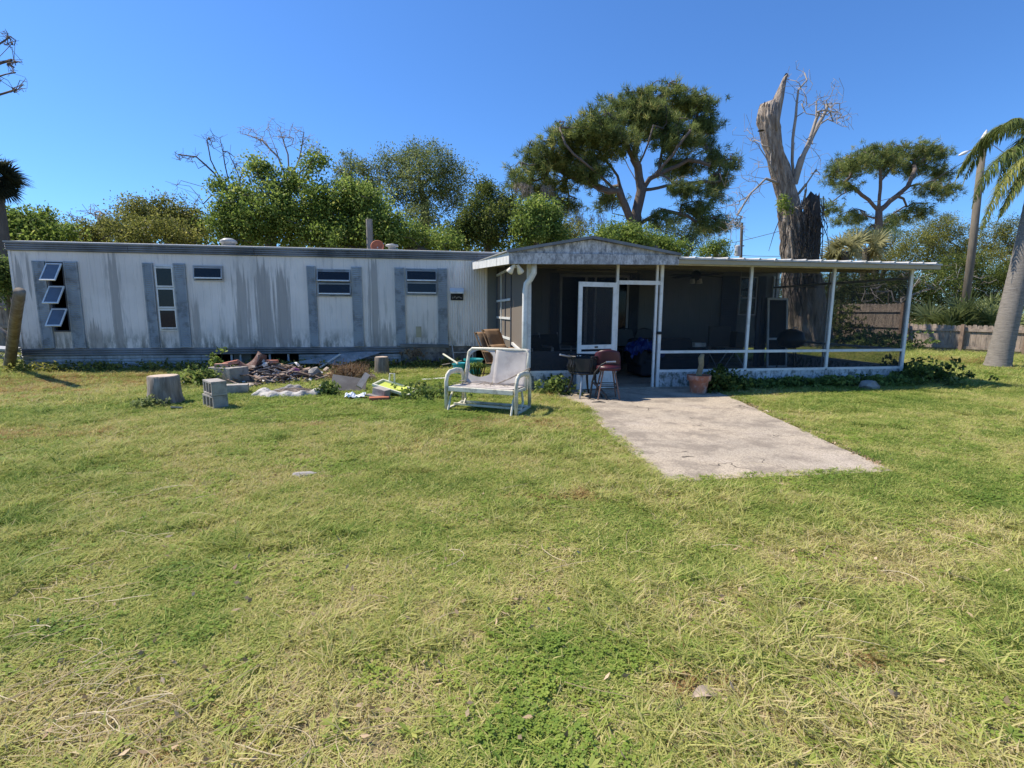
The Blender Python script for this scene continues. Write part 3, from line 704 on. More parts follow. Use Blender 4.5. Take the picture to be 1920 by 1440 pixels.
mb.build('plate', pm('purple_plate', (.3, .09, .19), (.24, .07, .15), 5, .5), None, label='purple round plate standing behind the maroon board', cat='plate')
chunk((.36, .3, .34), 33, 'concrete_chunk', M['conc2'], at(590, 716, Z=0)+Vector((0, .15, .12)), (.1, .1, .4), 16, label='rough grey concrete chunk at the right of the heap', cat='concrete chunk')
chunk((.14, .13, .15), 34, 'rubble_chunk', M['tan'], at(612, 693, hp.y+.6), label='small pale pinkish lump behind the grey concrete chunk', cat='rubble')
chunk((.2, .16, .17), 35, 'foam_lump', M['foam'], at(617, 705, hp.y+.35), label='yellow lump beside the grey concrete chunk', cat='foam')
chunk((.3, .2, .1), 36, 'rubble_chunk', M['tan'], at(468, 729, Z=0)+Vector((0, .1, .04)), label='tan flat rubble stone right of the low grey block', cat='rubble')
chunk((.24, .16, .1), 37, 'rubble_chunk', M['conc2'], at(492, 716, hp.y-.1), label='grey angular stone left of the maroon board', cat='rubble')
chunk((.2, .12, .09), 38, 'rubble_chunk', M['white_junk'], at(556, 683, hp.y+.5), label='white crumpled lump in front of the crawl space gap', cat='rubble')
chunk((.18, .1, .06), 39, 'rubble_chunk', M['tan'], at(563, 688, hp.y+.45), label='pale flat chip beside the white crumpled lump', cat='rubble')
chunk((.12, .1, .12), 40, 'rubble_chunk', M['white_junk'], at(497, 684, hp.y+.05), label='small white block on the heap front of the dark bricks', cat='rubble')
# plastic sheet ring with dirt
rc = at(541, 745, Z=0)+Vector((.02, .22, 0)); M['plastic'] = pm('dirty_white_plastic', (.5, .475, .44), (.38, .355, .325), 4, .6, .7, 14, (.24, .2, .16), .7, 5, bdist=.03)
rn = random.Random(21); ph = [rn.uniform(0, 6) for _ in range(8)]
def ringf(u, v):
    a = -pi*1.12+u*pi*1.3; w = .035*sin(9*a+ph[0])+.025*sin(17*a+ph[1]); k = v
    R1 = .36+.26*k+w*k; z = .02+.085*sin(pi*k)**.8+.03*sin(13*a+ph[2])*k*(1-k)*2+.12*max(0, cos(a-.25))**3*k
    return (rc.x+cos(a)*R1*1.02, rc.y+sin(a)*R1*.62+.03, z)
mb = MB(); mb.sheet(ringf, 72, 8); mb.build('plastic_sheet', M['plastic'], None, smooth=False, solid=.004, label='crumpled dirty white plastic sheet curled round a patch of soil', cat='plastic sheet')
mb = MB(); mb.sheet(lambda u, v: (rc.x+(u-.5)*.86, rc.y+(v-.35)*.5, .02+.075*sin(pi*u)*sin(pi*v)+rn.uniform(0, .025)), 34, 22); mb.build('soil_patch', M['soil'], None, kind='stuff', label='crumbly soil inside the plastic sheet')
mb = MB(); mb.sheet(lambda u, v: (rc.x-.1+(u-.5)*.5+.04*sin(9*v), rc.y+.24+(v-.5)*.12, .05+.09*v*sin(pi*u)+.012*sin(20*u)), 16, 6); mb.build('plastic_fold', M['conc2'], None, solid=.003, label='grey white fold of sheeting behind the soil patch', cat='plastic sheet')
# leaning grey panel with dead fronds, foam, white frame bits
pl = at(652, 737, Z=0); M['ply'] = pm('grey_plywood', (.17, .16, .15), (.1, .095, .09), 4, .95, .4, 40, (.1, .09, .085), .6, 3)
MB().box((0, 0, 0), (.58, .02, .38)).build('panel', M['ply'], None, bevel=.003, label='weathered dark grey panel leaning on a heap of dead fronds', cat='panel')
o = S.objects['panel']; o.location = pl+Vector((0, .16, .13)); o.rotation_euler = (-.95, .18, .12)
o = MB().box((0, 0, 0), (.1, .03, .36)).build('board', M['conc'], None, label='short grey board lying over the right end of the grey panel', cat='board'); o.location = pl+Vector((.25, .12, .2)); o.rotation_euler = (-.9, .55, 0)
chunk((.26, .2, .16), 51, 'foam_lump', M['foam'], at(682, 716, Z=0)+Vector((0, .1, .1)), label='tan torn foam lump right behind the grey panel', cat='foam')
chunk((.2, .18, .14), 52, 'foam_lump', M['tan'], at(697, 716, Z=0)+Vector((0, .1, .09)), label='pale torn foam lump at the right end of the fronds', cat='foam')
wb = at(645, 752, Z=0)+Vector((0, 0, .05)); mb = MB()
mb.box((-.06, .05, .06), (.3, .1, .09), (.1, .1, .2)); mb.box((-.2, 0, .05), (.03, .12, .12), (0, .2, .4)); mb.box((.03, .1, .12), (.12, .1, .05), (.3, .2, .8)); mb.box((-.06, -.005, .1), (.16, .03, .05), (.5, .3, .1))
mb.build('broken_box', M['white_junk'], None, bevel=.004, label='broken white plastic box in front of the grey panel', cat='box')
mb = MB(); rn2 = random.Random(8); mb.sheet(lambda u, v: (wb.x+.02+u*.3, wb.y-.05+v*.2, .06+.05*sin(7*u+3*v)*sin(5*v)+rn2.uniform(0, .03)), 10, 8)
mb.build('crumpled_bag', pm('white_bag', (.72, .75, .8), (.6, .62, .66), 5, .4), None, solid=.003, label='crumpled bluish white bag beside the broken box', cat='bag')
# tray on block and brick
tb = at(712, 752, Z=0)
o = MB().box((0, 0, 0), (.23, .17, .13)).build('concrete_block', M['conc'], None, bevel=.005, label='small dark grey block propping the yellow tray', cat='concrete block'); o.location = tb+Vector((.02, .12, .12)); o.rotation_euler = (0, .18, -.55)
o = MB().box((0, 0, 0), (.3, .15, .06)).build('brick', pm('rust_brick', (.42, .14, .07), (.3, .1, .05), 9, .8, .4, 60), None, bevel=.006, label='wide rust red brick flat on the grass under the grey block', cat='brick'); o.location = tb+Vector((.0, -.07, .05)); o.rotation_euler = (0, 0, .1)
o = MB().box((0, 0, 0), (.34, .1, .025)).build('board', M['post_grey'], None, label='grey splintered board between the rust brick and grey block', cat='board'); o.location = tb+Vector((-.05, .03, .07)); o.rotation_euler = (0, .12, -.5)
tr = thing('tray', 'shallow yellow green tray with white rim tipped on the blocks', 'tray', at(742, 747, Z=0)+Vector((-.02, .16, .13)), rot=(.12, .24, -.42))
M['lime'] = pm('lime_plastic', (.62, .68, .12), (.55, .6, .1), 4, .4, .05); M['cream'] = pm('cream_plastic', (.74, .72, .55), (.66, .63, .48), 6, .45, .05)
MB().span((-.3, -.14, 0), (.3, .14, .012)).build('tray_floor', M['lime'], tr, False)
mb = MB()
for a, b in (((-.33, -.17, 0), (.33, -.14, .045)), ((-.33, .14, 0), (.33, .17, .045)), ((-.33, -.14, 0), (-.3, .14, .045)), ((.3, -.14, 0), (.33, .14, .045))): mb.span(a, b)
mb.build('rim', M['cream'], tr, False, bevel=.006)
MB().box((.12, .02, .03), (.16, .12, .03), (0, -.3, .4)).build('insert', M['lime'], tr, False)
mb = MB()
mb.tube([(-.2, .16, .03), (-.21, .17, .17), (-.13, .17, .19), (-.1, .16, .03)], .015, 6); mb.build('handle', M['white_junk'], tr, False)
o = MB().box((0, 0, 0), (.14, .1, .02)).build('wood_chip', M['cut'], None, label='pale square wood chip on the grass before the wide stump', cat='wood chip'); o.location = at(332, 769, Z=0)+Vector((0, 0, .04)); o.rotation_euler = (-.25, .15, .3)
pp0, pp1 = at(792, 715, Z=0), at(836, 712, Z=0); pp0.z = pp1.z = .03
MB().bar(pp0, pp1, .12, .03).build('pale_plank', M['white_junk'], None, bevel=.008, label='pale plank lying in the grass left of the glider bench', cat='plank')
o = MB(); o.sheet(lambda u, v: ((u-.5)*.13, (v-.5)*.045*(sin(pi*u)+.15), .012*sin(5*u)+.01*abs(v-.5)), 8, 4)
o = o.build('dead_leaf', pm('dead_leaf', (.42, .33, .24), (.33, .25, .18), 20, .8), None, solid=.001, label='curled brown dead leaf on the near grass at right', cat='leaf'); o.location = at(1325, 1310, Z=0)+Vector((0, 0, .022)); o.rotation_euler = (.1, -.05, .15)
chunk((.07, .05, .03), 61, 'stone', M['tan'], at(1438, 775, Z=0)+Vector((0, 0, .03)), label='small pale stone on the grass edge right of the concrete', cat='stone')
chunk((.42, .34, .26), 62, 'stone', M['conc2'], at(1641, 733, Z=0)+Vector((0, .15, .06)), (0, 0, .3), 30, label='rounded grey stone before the right end of the porch wall', cat='stone')
sp = at(569, 893, Z=0); 
chunk((.26, .12, .05), 63, 'stone', M['conc'], sp+Vector((0, 0, .015)), (0, 0, .1), label='flat grey stone sunk in the middle of the lawn', cat='stone')

# ------------------------------------------------------------------ glider bench
gb = thing('glider_bench', 'white metal glider bench with torn grey sling and twigs on the seat', 'bench', at(899, 777, Z=0)+Vector((.14, .24, 0)), radians(-31))
M['bench'] = pm('cream_bench_metal', (.74, .7, .56), (.62, .58, .46), 7, .5, .15, 60, (.3, .27, .2), .6, 10)
M['sling'] = pm('grey_sling', (.52, .48, .44), (.42, .38, .35), 6, .9, .4, 120, (.32, .28, .26), .6, 4)
BWd, SD = .53, .24
for s in (-1, 1):
    mb = MB(); x = s*BWd                                  # arm hoop and upright, flat bar
    mb.tube([(x, -SD, 0), (x, -SD, .42), (x, -SD+.03, .5), (x, -SD+.1, .545), (x, .05, .555), (x, SD-.02, .53), (x, SD+.05, .45), (x, SD+.05, .05)], .034, 8, sq=(1.15, .7)); mb.build('arm', M['bench'], gb, False, smooth=True)
    mb = MB(); mb.tube([(x*.9, -SD-.06, .0), (x*.9, -SD+.02, .2), (x*.9, -SD+.14, .31)], .016, 6); mb.build('leg', M['bench'], gb, False)
    mb = MB(); mb.tube([(x*.86, SD-.1, .02), (x*.86, SD-.02, .12), (x*.86, SD-.08, .3)], .018, 6); mb.build('leg', M['bench'], gb, False)
    MB().bar((x, -SD, .03), (x, SD+.05, .05), .04, .03).build('base_rail', M['bench'], gb, False)
for y in (-.02, .2): MB().bar((-BWd, y, .07), (BWd, y, .07), .03, .03).build('base_bar', M['bench'], gb, False)
mb = MB(); mb.span((-BWd+.035, -SD-.03, .29), (BWd-.035, -SD+.02, .36)); mb.span((-BWd+.035, SD-.03, .28), (BWd-.035, SD+.01, .33)); mb.span((-BWd+.036, -SD+.021, .3), (-BWd+.07, SD-.031, .34)); mb.span((BWd-.07, -SD+.021, .3), (BWd-.036, SD-.031, .34)); mb.build('seat_frame', M['bench'], gb, False, bevel=.01)
mb = MB(); mb.sheet(lambda u, v: (-BWd+.06+u*(2*BWd-.12), -SD+v*2*SD, .365-.035*sin(pi*u)*sin(pi*v)-.02*v), 14, 10); mb.build('seat', M['sling'], gb, False, solid=.006, smooth=True)
bk = lambda x, h: (x, SD+.0+h*.3, .33+h)                  # point on the reclining back
mb = MB(); H = .52
mb.tube([bk(-BWd+.05, -.02), bk(-BWd+.05, H-.05), bk(-BWd+.1, H), bk(0, H+.005), bk(BWd-.1, H), bk(BWd-.05, H-.05), bk(BWd-.05, -.02)], .022, 8); mb.build('back_frame', M['bench'], gb, False, smooth=True)
def backsheet(x0, x1, h0, h1, nu, nv, sag=.03):
    m_ = MB(); m_.sheet(lambda u, v: tuple(Vector(bk(x0+(x1-x0)*u, h0+(h1-h0)*v))+Vector((0, sag*sin(pi*u)*sin(pi*v)-.012, 0))), nu, nv); return m_
backsheet(-.03, BWd-.045, .0, H+.02, 10, 10).build('back_sling', M['sling'], gb, False, solid=.006, smooth=True, label='whole right half of the back sling')
# torn left half: a margin round the hole
mb = MB(); n = 30; xc, hc = -BWd/2-.005, .29
outer, inner = [], []
for i in range(n):
    a = 2*pi*i/n; ca, sa = cos(a), sin(a); k = 1/max(abs(ca), abs(sa))
    outer.append(bk(xc+ca*k*.235, .255+sa*k*.255)); k2 = (abs(ca)**5+abs(sa)**5)**(-1/5)
    inner.append(bk(xc+.01+ca*k2*(.185+.012*sin(5*a)), .31+sa*k2*(.185+.014*cos(4*a))))
a0 = mb._a(outer); b0 = mb._a(inner); mb.f += [(a0+i, a0+(i+1) % n, b0+(i+1) % n, b0+i) for i in range(n)]
mb.build('back_sling', M['sling'], gb, False, solid=.005, label='torn left half of the back sling')
tw = MB(); rn = random.Random(77)
for i in range(26):
    a = Vector((rn.uniform(-.42, .42), rn.uniform(-.05, .2), .365)); d = Vector((rn.uniform(-1, 1), rn.uniform(-.3, .3), rn.uniform(0, .12)))*rn.uniform(.1, .28)
    tw.tube([a, a+d*.5+Vector((0, 0, .01)), a+d], .004, 4)
tw.build('twigs', M['bark'], None, kind='stuff', label='thin dead twigs scattered on the bench seat'); S.objects['twigs'].matrix_world = gb.matrix_basis.copy()
st = MB(); st.tube([(.1, .1, .38), (.3, .12, .47), (.56, .2, .62)], .009, 5); st.build('stick', M['bark'], None, label='long dead stick propped across the bench seat', cat='stick').matrix_world = gb.matrix_basis.copy()

# ------------------------------------------------------------------ clutter behind the bench
M['teal'] = pm('teal_plastic', (.02, .3, .31), (.015, .24, .26), 4, .4, .05)
M['teal2'] = pm('light_teal_plastic', (.06, .42, .46), (.05, .36, .4), 4, .4, .05)
def bucket(px, py, label, mat, r=.2, h=.34, Y=None):
    b = thing('bucket', label, 'bucket', at(px, py, Z=0) if Y is None else Vector((at(px, py, Y).x, Y, 0)))
    MB().lathe([(r*.72, 0), (r*.97, h), (r*1.06, h), (r*1.06, h-.03), (r*1.0, h-.03), (r*.99, h+.005), (r*.93, h), (r*.7, h-.08), (.01, h-.08)], 22).build('pot', M[mat], b, False, smooth=False)
    return b
bk1 = bucket(888, 703, 'dark teal plastic bucket with weeds behind the torn bench back', 'teal', .21, .36)
bk2 = bucket(861, 703, 'lighter turquoise bucket left of the dark teal one', 'teal2', .15, .27)
# bare white chair frame
cf = thing('chair_frame', 'bare grey white metal chair frame behind the buckets', 'chair frame', at(868, 690, Z=0)+Vector((0, .3, 0)), .1)
M['wframe'] = pm('grey_white_frame', (.5, .49, .46), (.38, .37, .35), 6, .5)
for s in (-1, 1):
    x = .26*s
    MB().tube([(x*.9, -.25, 0), (x*.95, -.16, .35), (x, .1, .72), (x*.95, .14, .78)], .016, 6).build('leg', M['wframe'], cf, False)
    MB().tube([(x, .3, 0), (x, .05, .4), (x, -.2, .42)], .014, 6).build('leg', M['wframe'], cf, False)
MB().tube([(-.25, .14, .78), (0, .14, .8), (.25, .14, .78)], .016, 6).build('top_bar', M['wframe'], cf, False)
MB().tube([(-.25, -.16, .38), (.25, -.16, .38)], .014, 6).build('front_bar', M['wframe'], cf, False)
q0, q1 = at(831, 664, 10.6), at(850, 676, 10.3); MB().tube([q0, q1, at(858, 682, 10.2)], .02, 6).build('stick', M['cream'], None, label='pale wooden stick poking left out of the buckets', cat='stick')
MB().tube([at(829, 684, 10.6), at(852, 680, 10.4), at(866, 676, 10.3)], .012, 6).build('stick', M['bark'], None, label='thin dark twig below the pale stick at the buckets', cat='stick')
# brown sling chairs folded against the porch side
M['sling_brown'] = pm('brown_sling', (.3, .185, .1), (.22, .135, .075), 6, .8, .3, 90)
def sling_chair(loc, rz, label, h=.62):
    c = thing('sling_chair', label, 'chair', loc, rz, 'brown sling chairs by the porch side')
    mb = MB(); mb.sheet(lambda u, v: ((u-.5)*.42, .05+.33*v+.0*u-(.22*max(0, v-.72)**.7 if v > .72 else 0)*-.6, .36+h*min(1, v*1.15)-(.5*max(0, v-.87)**1.2)), 4, 16); mb.build('back_sling', M['sling_brown'], c, False, solid=.012, smooth=True)
    mb = MB(); mb.sheet(lambda u, v: ((u-.5)*.42, -.4+.44*v, .4-.04*v), 3, 6); mb.build('seat', M['sling_brown'], c, False, solid=.012)
    for s in (-1, 1):
        x = .23*s
        MB().tube([(x, -.4, .4), (x, .05, .36), (x, .42, .36+h)], .014, 6).build('side_frame', M['sling_brown'], c, False)
        MB().tube([(x, -.35, .4), (x, -.4, 0)], .014, 6).build('leg', M['sling_brown'], c, False); MB().tube([(x, .08, .37), (x, .2, 0)], .014, 6).build('leg', M['sling_brown'], c, False)
        MB().tube([(x*1.1, -.36, .4), (x*1.1, -.33, .6), (x*1.1, .16, .6)], .014, 6).build('arm', M['sling_brown'], c, False)
    return c
sling_chair(Vector((at(930, 690, 10.3).x, 10.2, 0)), radians(38), 'brown sling chair, leftmost of the three by the porch side')
sling_chair(Vector((at(943, 690, 10.2).x, 10.05, .06)), radians(36), 'brown sling chair stacked in the middle of the three by the porch side')
sling_chair(Vector((at(958, 690, 9.6).x, 9.5, -.1)), radians(40), 'low brown sling chair nearest the porch corner', .5)
MB().bar(at(886, 653, 10.6), at(932, 651, 10.4), .03, .02).build('pole', M['post_grey'], None, label='thin grey pole lying level across the brown chairs', cat='pole')

# ------------------------------------------------------------------ before the porch door
M['black'] = pm('black_metal', (.018, .018, .02), (.03, .03, .03), 8, .45, .1, 60)
M['silver'] = pm('worn_silver', (.5, .5, .48), (.35, .35, .34), 8, .35, metal=.6)
ch = at(1100, 748, Z=0)
gr_ = thing('patio_chair', 'black cast metal patio chair with curved legs and open scroll work', 'chair', ch+Vector((0, .18, 0)), radians(14))
mb = MB(); mb.lathe([(.24, .40), (.25, .42), (.24, .44), (.005, .44)], 20); mb.build('seat', M['black'], gr_, False)
for a in (-2.3, -.9, .75, 2.4):
    ca, sa = cos(a), sin(a)
    mb = MB(); mb.tube([(ca*.19, sa*.19, .42), (ca*.2, sa*.2, .28), (ca*.26, sa*.26, .12), (ca*.34, sa*.34, .01)], [.022, .02, .016, .014], 7); mb.build('leg', M['silver'] if a == -2.3 else M['black'], gr_, False, smooth=True)
n = 26
for i in range(n):
    a0_, a1_ = -.35*pi+i*(1.7*pi)/n-.6, 0
    x, y = cos(a0_)*.25, sin(a0_)*.25
    mb = MB(); mb.tube([(x, y, .43), (x*1.07+.012*sin(i*2), y*1.07, .52), (x*1.0, y*1.0, .6), (x*1.1, y*1.1, .68)], .009, 5)
    b = a0_+.09; x2, y2 = cos(b)*.27, sin(b)*.27; mb.tube([(x, y, .44), (x2, y2, .56), (x, y, .68)], .007, 4)
    mb.build('back_scroll', M['black'], gr_, False)
mb = MB(); mb.tube([(cos(a)*.27, sin(a)*.27, .69) for a in np.linspace(-.35*pi-.6, 1.35*pi-.6, 24)], .016, 6); mb.build('back_rim', M['black'], gr_, False)
mb = MB(); 
mb.lathe([(.252, .45), (.262, .66), (.25, .66), (.242, .45)], 24); mb.build('back_panel', M['black'], gr_, False)
mb = MB(); mb.tube([(-.26, -.02, .68), (-.38, -.06, .705), (-.5, -.08, .73)], [.012, .014, .017], 6); mb.build('arm', M['silver'], gr_, False)
# maroon bar stool
bs = at(1141, 752, Z=0)
stl = thing('bar_stool', 'maroon padded stool on slim splayed legs before the door', 'stool', bs+Vector((.02, .12, 0)), radians(-10))
M['maroon_v'] = pm('maroon_vinyl', (.07, .014, .022), (.05, .011, .017), 5, .4, .15, 40)
mb = MB(); mb.sheet(lambda u, v: (.21*sin((u-.5)*2.4)*(1-.25*max(0, v-.55)), .17-.15*cos((u-.5)*2.4)-.02*v, .54+.27*v*(1-.35*abs(u-.5)**2*4*.6)), 14, 8); mb.build('backrest', M['maroon_v'], stl, False, solid=.05, smooth=True)
mb = MB(); mb.lathe([(.01, .49), (.19, .49), (.205, .52), (.19, .56), (.01, .57)], 20); mb.build('seat', M['maroon_v'], stl, False, smooth=True)
M['pinkwood'] = pm('worn_wood_leg', (.2, .125, .1), (.15, .09, .07), 5, .6)
for a in (-2.4, -.75, .75, 2.4):
    MB().tube([(cos(a)*.12, sin(a)*.12, .5), (cos(a)*.24, sin(a)*.24, 0)], [.014, .012], 7).build('leg', M['pinkwood'], stl, False)
for z, r in ((.2, .2), (.26, .185)):
    pts = [(cos(a)*r*.95, sin(a)*r*.95, z) for a in (-2.4, -.75, .75, 2.4, -2.4)]
    mb = MB()
    for i in range(4): mb.bar(pts[i], pts[i+1], .014)
    mb.build('stretcher', M['black'], stl, False)
# black metal arm chair frame in front of the stool
fc = thing('metal_armrest_chair', 'bent black tube chair with pale armrest beside the maroon stool', 'chair', at(1122, 752, Z=0)+Vector((.02, .0, 0)), radians(5))
mb = MB(); mb.tube([(-.13, .1, .02), (-.1, .08, .3), (-.07, .05, .45), (.02, 0, .58), (.1, -.02, .62)], .016, 6); mb.build('side_frame', M['black'], fc, False)
mb = MB(); mb.tube([(.08, -.02, .62), (.24, -.03, .625)], .018, 6); mb.build('armrest', M['silver'], fc, False)
mb = MB(); mb.tube([(-.1, .08, .3), (0, 0, .2), (.08, -.05, .1), (.1, -.07, 0)], .015, 6); mb.build('leg', M['black'], fc, False)
mb = MB(); mb.tube([(-.22, -.2, .015), (-.1, -.22, .03), (-.02, -.25, .015)], .014, 6); mb.build('foot_bar', M['black'], fc, False)
# terracotta pot with dry stem
M['terra'] = pm('terracotta', (.42, .17, .1), (.32, .12, .07), 7, .8, .3, 40, (.55, .42, .36), .7, 5)
pot = thing('flower_pot', 'terracotta flower pot with a thick dry stem by the porch wall', 'flower pot', at(1318, 741, Z=0)+Vector((0, .16, 0)))
MB().lathe([(.125, 0), (.165, .23), (.168, .24), (.195, .24), (.205, .33), (.185, .33), (.17, .27), (.01, .27)], 26).build('pot', M['terra'], pot, False)
mb = MB(); mb.tube([(0, 0, .26), (.0, .01, .36), (.03, .0, .5), (.02, .01, .62), (.045, 0, .7)], [.06, .05, .045, .05, .03], 9); mb.build('stem', pm('dry_stem', (.3, .26, .15), (.16, .13, .08), 12, .9, .6, 30), pot, False, smooth=True)
# ------------------------------------------------------------------ inside the porch
FZ = .035
fan = thing('ceiling_fan', 'dark ceiling fan with a light cluster under the porch roof', 'ceiling fan', (at(1306, 505, 10.7).x, 10.7, at(1306, 503, 10.7).z))
MB().lathe([(.02, .02), (.09, .02), (.1, -.03), (.06, -.05)], 16).build('mount', M['trim'], fan, False)
MB().lathe([(.03, -.05), (.1, -.1), (.11, -.2), (.06, -.26), (.01, -.27)], 16).build('motor', M['dark'], fan, False)
for k in range(4):
    a = .25+k*pi/2; mb = MB(); mb.m = Matrix.Rotation(a, 4, 'Z'); mb.box((.44, 0, -.16), (.58, .13, .012), (.2, .04, 0)); mb.build('blade', M['dark'], fan, False)
for k in range(4):
    a = k*pi/2+.5; mb = MB(); mb.lathe([(.03, .0), (.05, -.1), (.045, -.1)], 10, (.11*cos(a), .11*sin(a), -.24)); mb.build('lamp_shade', M['lamp'], fan, False)
M['fabric_dark'] = pm('dark_upholstery', (.045, .045, .05), (.03, .03, .034), 5, .9)
M['fold_fabric'] = pm('grey_vinyl', (.1, .1, .1), (.08, .08, .08), 5, .6)
def folding_chair(px, label):
    p = at(px, 640, 11.9); c = thing('folding_chair', label, 'chair', (p.x, 11.9, FZ), 0, 'dark round backed chairs at the porch wall')
    mb = MB(); mb.tube([(-.26, .16, .45), (-.27, .2, .75), (-.17, .22, .93), (0, .23, .97), (.17, .22, .93), (.27, .2, .75), (.26, .16, .45)], .016, 7); mb.build('back_frame', M['black'], c, False)
    mb = MB(); mb.sheet(lambda u, v: ((u-.5)*.5*(1-.25*v*v), .18+.04*v, .52+.42*v), 6, 6); mb.build('backrest', M['fold_fabric'], c, False, solid=.03)
    MB().box((0, -.05, .45), (.5, .46, .06)).build('seat', M['fold_fabric'], c, False, bevel=.02)
    for x in (-.23, .23):
        for y in (-.25, .18): MB().tube([(x, y, .44), (x*1.05, y*1.1, 0)], .014, 6).build('leg', M['black'], c, False)
folding_chair(1177, 'left dark round backed chair behind the doorway'); folding_chair(1214, 'right dark round backed chair behind the doorway')
sf = thing('sofa', 'dark sofa heaped with covers inside the screened porch', 'sofa', (at(1255, 680, 10.2).x-.05, 10.25, FZ))
MB().box((0, 0, .22), (1.5, .8, .36)).build('base', M['fabric_dark'], sf, False, bevel=.05); MB().box((0, .33, .55), (1.5, .25, .5), (-.15, 0, 0)).build('backrest', M['fabric_dark'], sf, False, bevel=.08)
for s in (-1, 1): MB().box((.7*s, 0, .42), (.2, .8, .36)).build('arm', M['fabric_dark'], sf, False, bevel=.06)
MB().box((-.02, -.05, .46), (1.2, .6, .14)).build('cushion', M['fabric_dark'], sf, False, bevel=.05)
rn = random.Random(15); tp = at(1205, 650, 9.95)
mb = MB(); mb.sheet(lambda u, v: (tp.x-.35+u*.75+.05*sin(9*v), 9.75+.4*v, tp.z-.12+.16*sin(pi*u)+.1*v+rn.uniform(-.05, .05)-.35*max(0, .3-v)), 16, 14)
mb.build('tarpaulin', pm('blue_tarpaulin', (.008, .03, .16), (.006, .022, .12), 5, .4), None, solid=.006, label='crumpled blue tarpaulin draped over the dark sofa', cat='tarpaulin')
o = MB().box((0, 0, 0), (.34, .26, .09), (0, 0, .3)).build('carton', M['white_junk'], None, label='flat whitish carton right of the sofa under the rail', cat='carton'); o.location = at(1305, 646, 10.6)
tbp = at(1362, 656, 11.3)
tbl = thing('folding_table', 'white topped folding table with crossed tube legs', 'table', (tbp.x, 11.3, FZ)); th = tbp.z-FZ
MB().box((0, 0, th), (.95, .55, .035)).build('tabletop', M['trim'], tbl, False, bevel=.008)
for s in (-1, 1):
    MB().tube([(s*.1, -.2, th-.02), (s*.4, -.2, .0)], .014, 6).build('leg', M['wframe'], tbl, False); MB().tube([(s*.38, .2, th-.02), (s*.1, .2, .0)], .014, 6).build('leg', M['wframe'], tbl, False)
tv = thing('television', 'black flat television standing on the folding table', 'television', (at(1347, 650, 11.25).x, 11.25, th+FZ+.018), .1)
MB().box((0, 0, .32), (.6, .05, .5)).build('screen', M['black'], tv, False, bevel=.008); MB().box((0, 0, .03), (.26, .18, .05)).build('stand', M['black'], tv, False)
o = MB().box((0, 0, .2), (.3, .2, .4), (0, .12, .3)).build('speaker', M['black'], None, bevel=.01, label='black box speaker at the right of the television', cat='speaker'); o.location = (at(1381, 650, 11.3).x, 11.3, th+FZ+.04)
pnl = thing('framed_screen', 'tall white framed screen panel standing behind the barbecue', 'screen panel', (at(1456, 700, 11.4).x, 11.4, FZ), .15, rot=(-.08, 0, .1))
MB().span((-.31, 0, 0), (-.26, .03, 1.75)).build('stile', M['trim'], pnl, False); MB().span((.26, 0, 0), (.31, .03, 1.75)).build('stile', M['trim'], pnl, False)
for z in (.0, .7, 1.7): MB().span((-.259, 0, z), (.259, .03, z+.05)).build('rail', M['trim'], pnl, False)
MB().span((-.259, .013, .051), (.259, .017, .699)).build('screen', M['dark'], pnl, False); MB().span((-.259, .013, .751), (.259, .017, 1.699)).build('screen', M['dark'], pnl, False)
o = MB()
for i in range(5): o.box((i*.06-.12, .02*(i % 2), .88), (.05, .035, 1.74))
o = o.build('folded_shutter', M['shutter_dark'], None, label='dark folded shutter panel left of the white framed screen', cat='shutter'); o.location = (at(1421, 690, 11.6).x, 11.6, FZ)
bq = thing('barbecue', 'black kettle barbecue in front of the white framed screen', 'barbecue', (at(1479, 690, 10.4).x, 10.4, FZ))
MB().lathe([(.05, .55), (.25, .62), (.3, .75), (.3, .77), (.24, .93), (.1, 1.0), (.01, 1.01)], 20).build('bowl', M['black'], bq, False, smooth=True)
MB().tube([(-.05, -.1, 1.0), (-.05, -.1, 1.04), (.05, -.1, 1.04), (.05, -.1, 1.0)], .012, 6).build('handle', M['silver'], bq, False)
for a in (.5, 2.6, 4.7): MB().tube([(.15*cos(a), .15*sin(a), .62), (.28*cos(a), .28*sin(a), 0)], .014, 6).build('leg', M['black'], bq, False)
# low camp chairs and slatted frames behind the left screen
for px, Y, lab in ((1008, 10.4, 'dark low camp chair with thin white frame behind the left screen'), (1043, 10.9, 'dark slatted low chair right of the white framed camp chair')):
    p = at(px, 655, Y); c = thing('camp_chair', lab, 'chair', (p.x, Y, FZ), .3)
    MB().box((0, 0, .42), (.5, .45, .03)).build('seat', M['fold_fabric'], c, False)
    mb = MB(); mb.sheet(lambda u, v: ((u-.5)*.48, .22+.14*v, .46+.4*v), 3, 4); mb.build('backrest', M['dark'], c, False, solid=.02)
    for x in (-.25, .25):
        MB().tube([(x, -.22, 0), (x, -.22, .62), (x, .25, .62)], .014, 6).build('arm', M['trim_grey'], c, False); MB().tube([(x, .25, 0), (x, .38, .9)], .014, 6).build('leg', M['trim_grey'], c, False)
    MB().tube([(-.25, -.22, .3), (.25, -.22, .3)], .014, 6).build('front_bar', M['trim_grey'], c, False)
pc = at(1388, 553, 11.0); MB().tube([(pc.x, 11.0, 2.4), (pc.x-.01, 11, 2.0), (pc.x-.01, 11, pc.z)], .006, 5).build('hanging_cord', M['trim_grey'], None, label='thin cord hanging with a pale pull before the porch window', cat='cord')
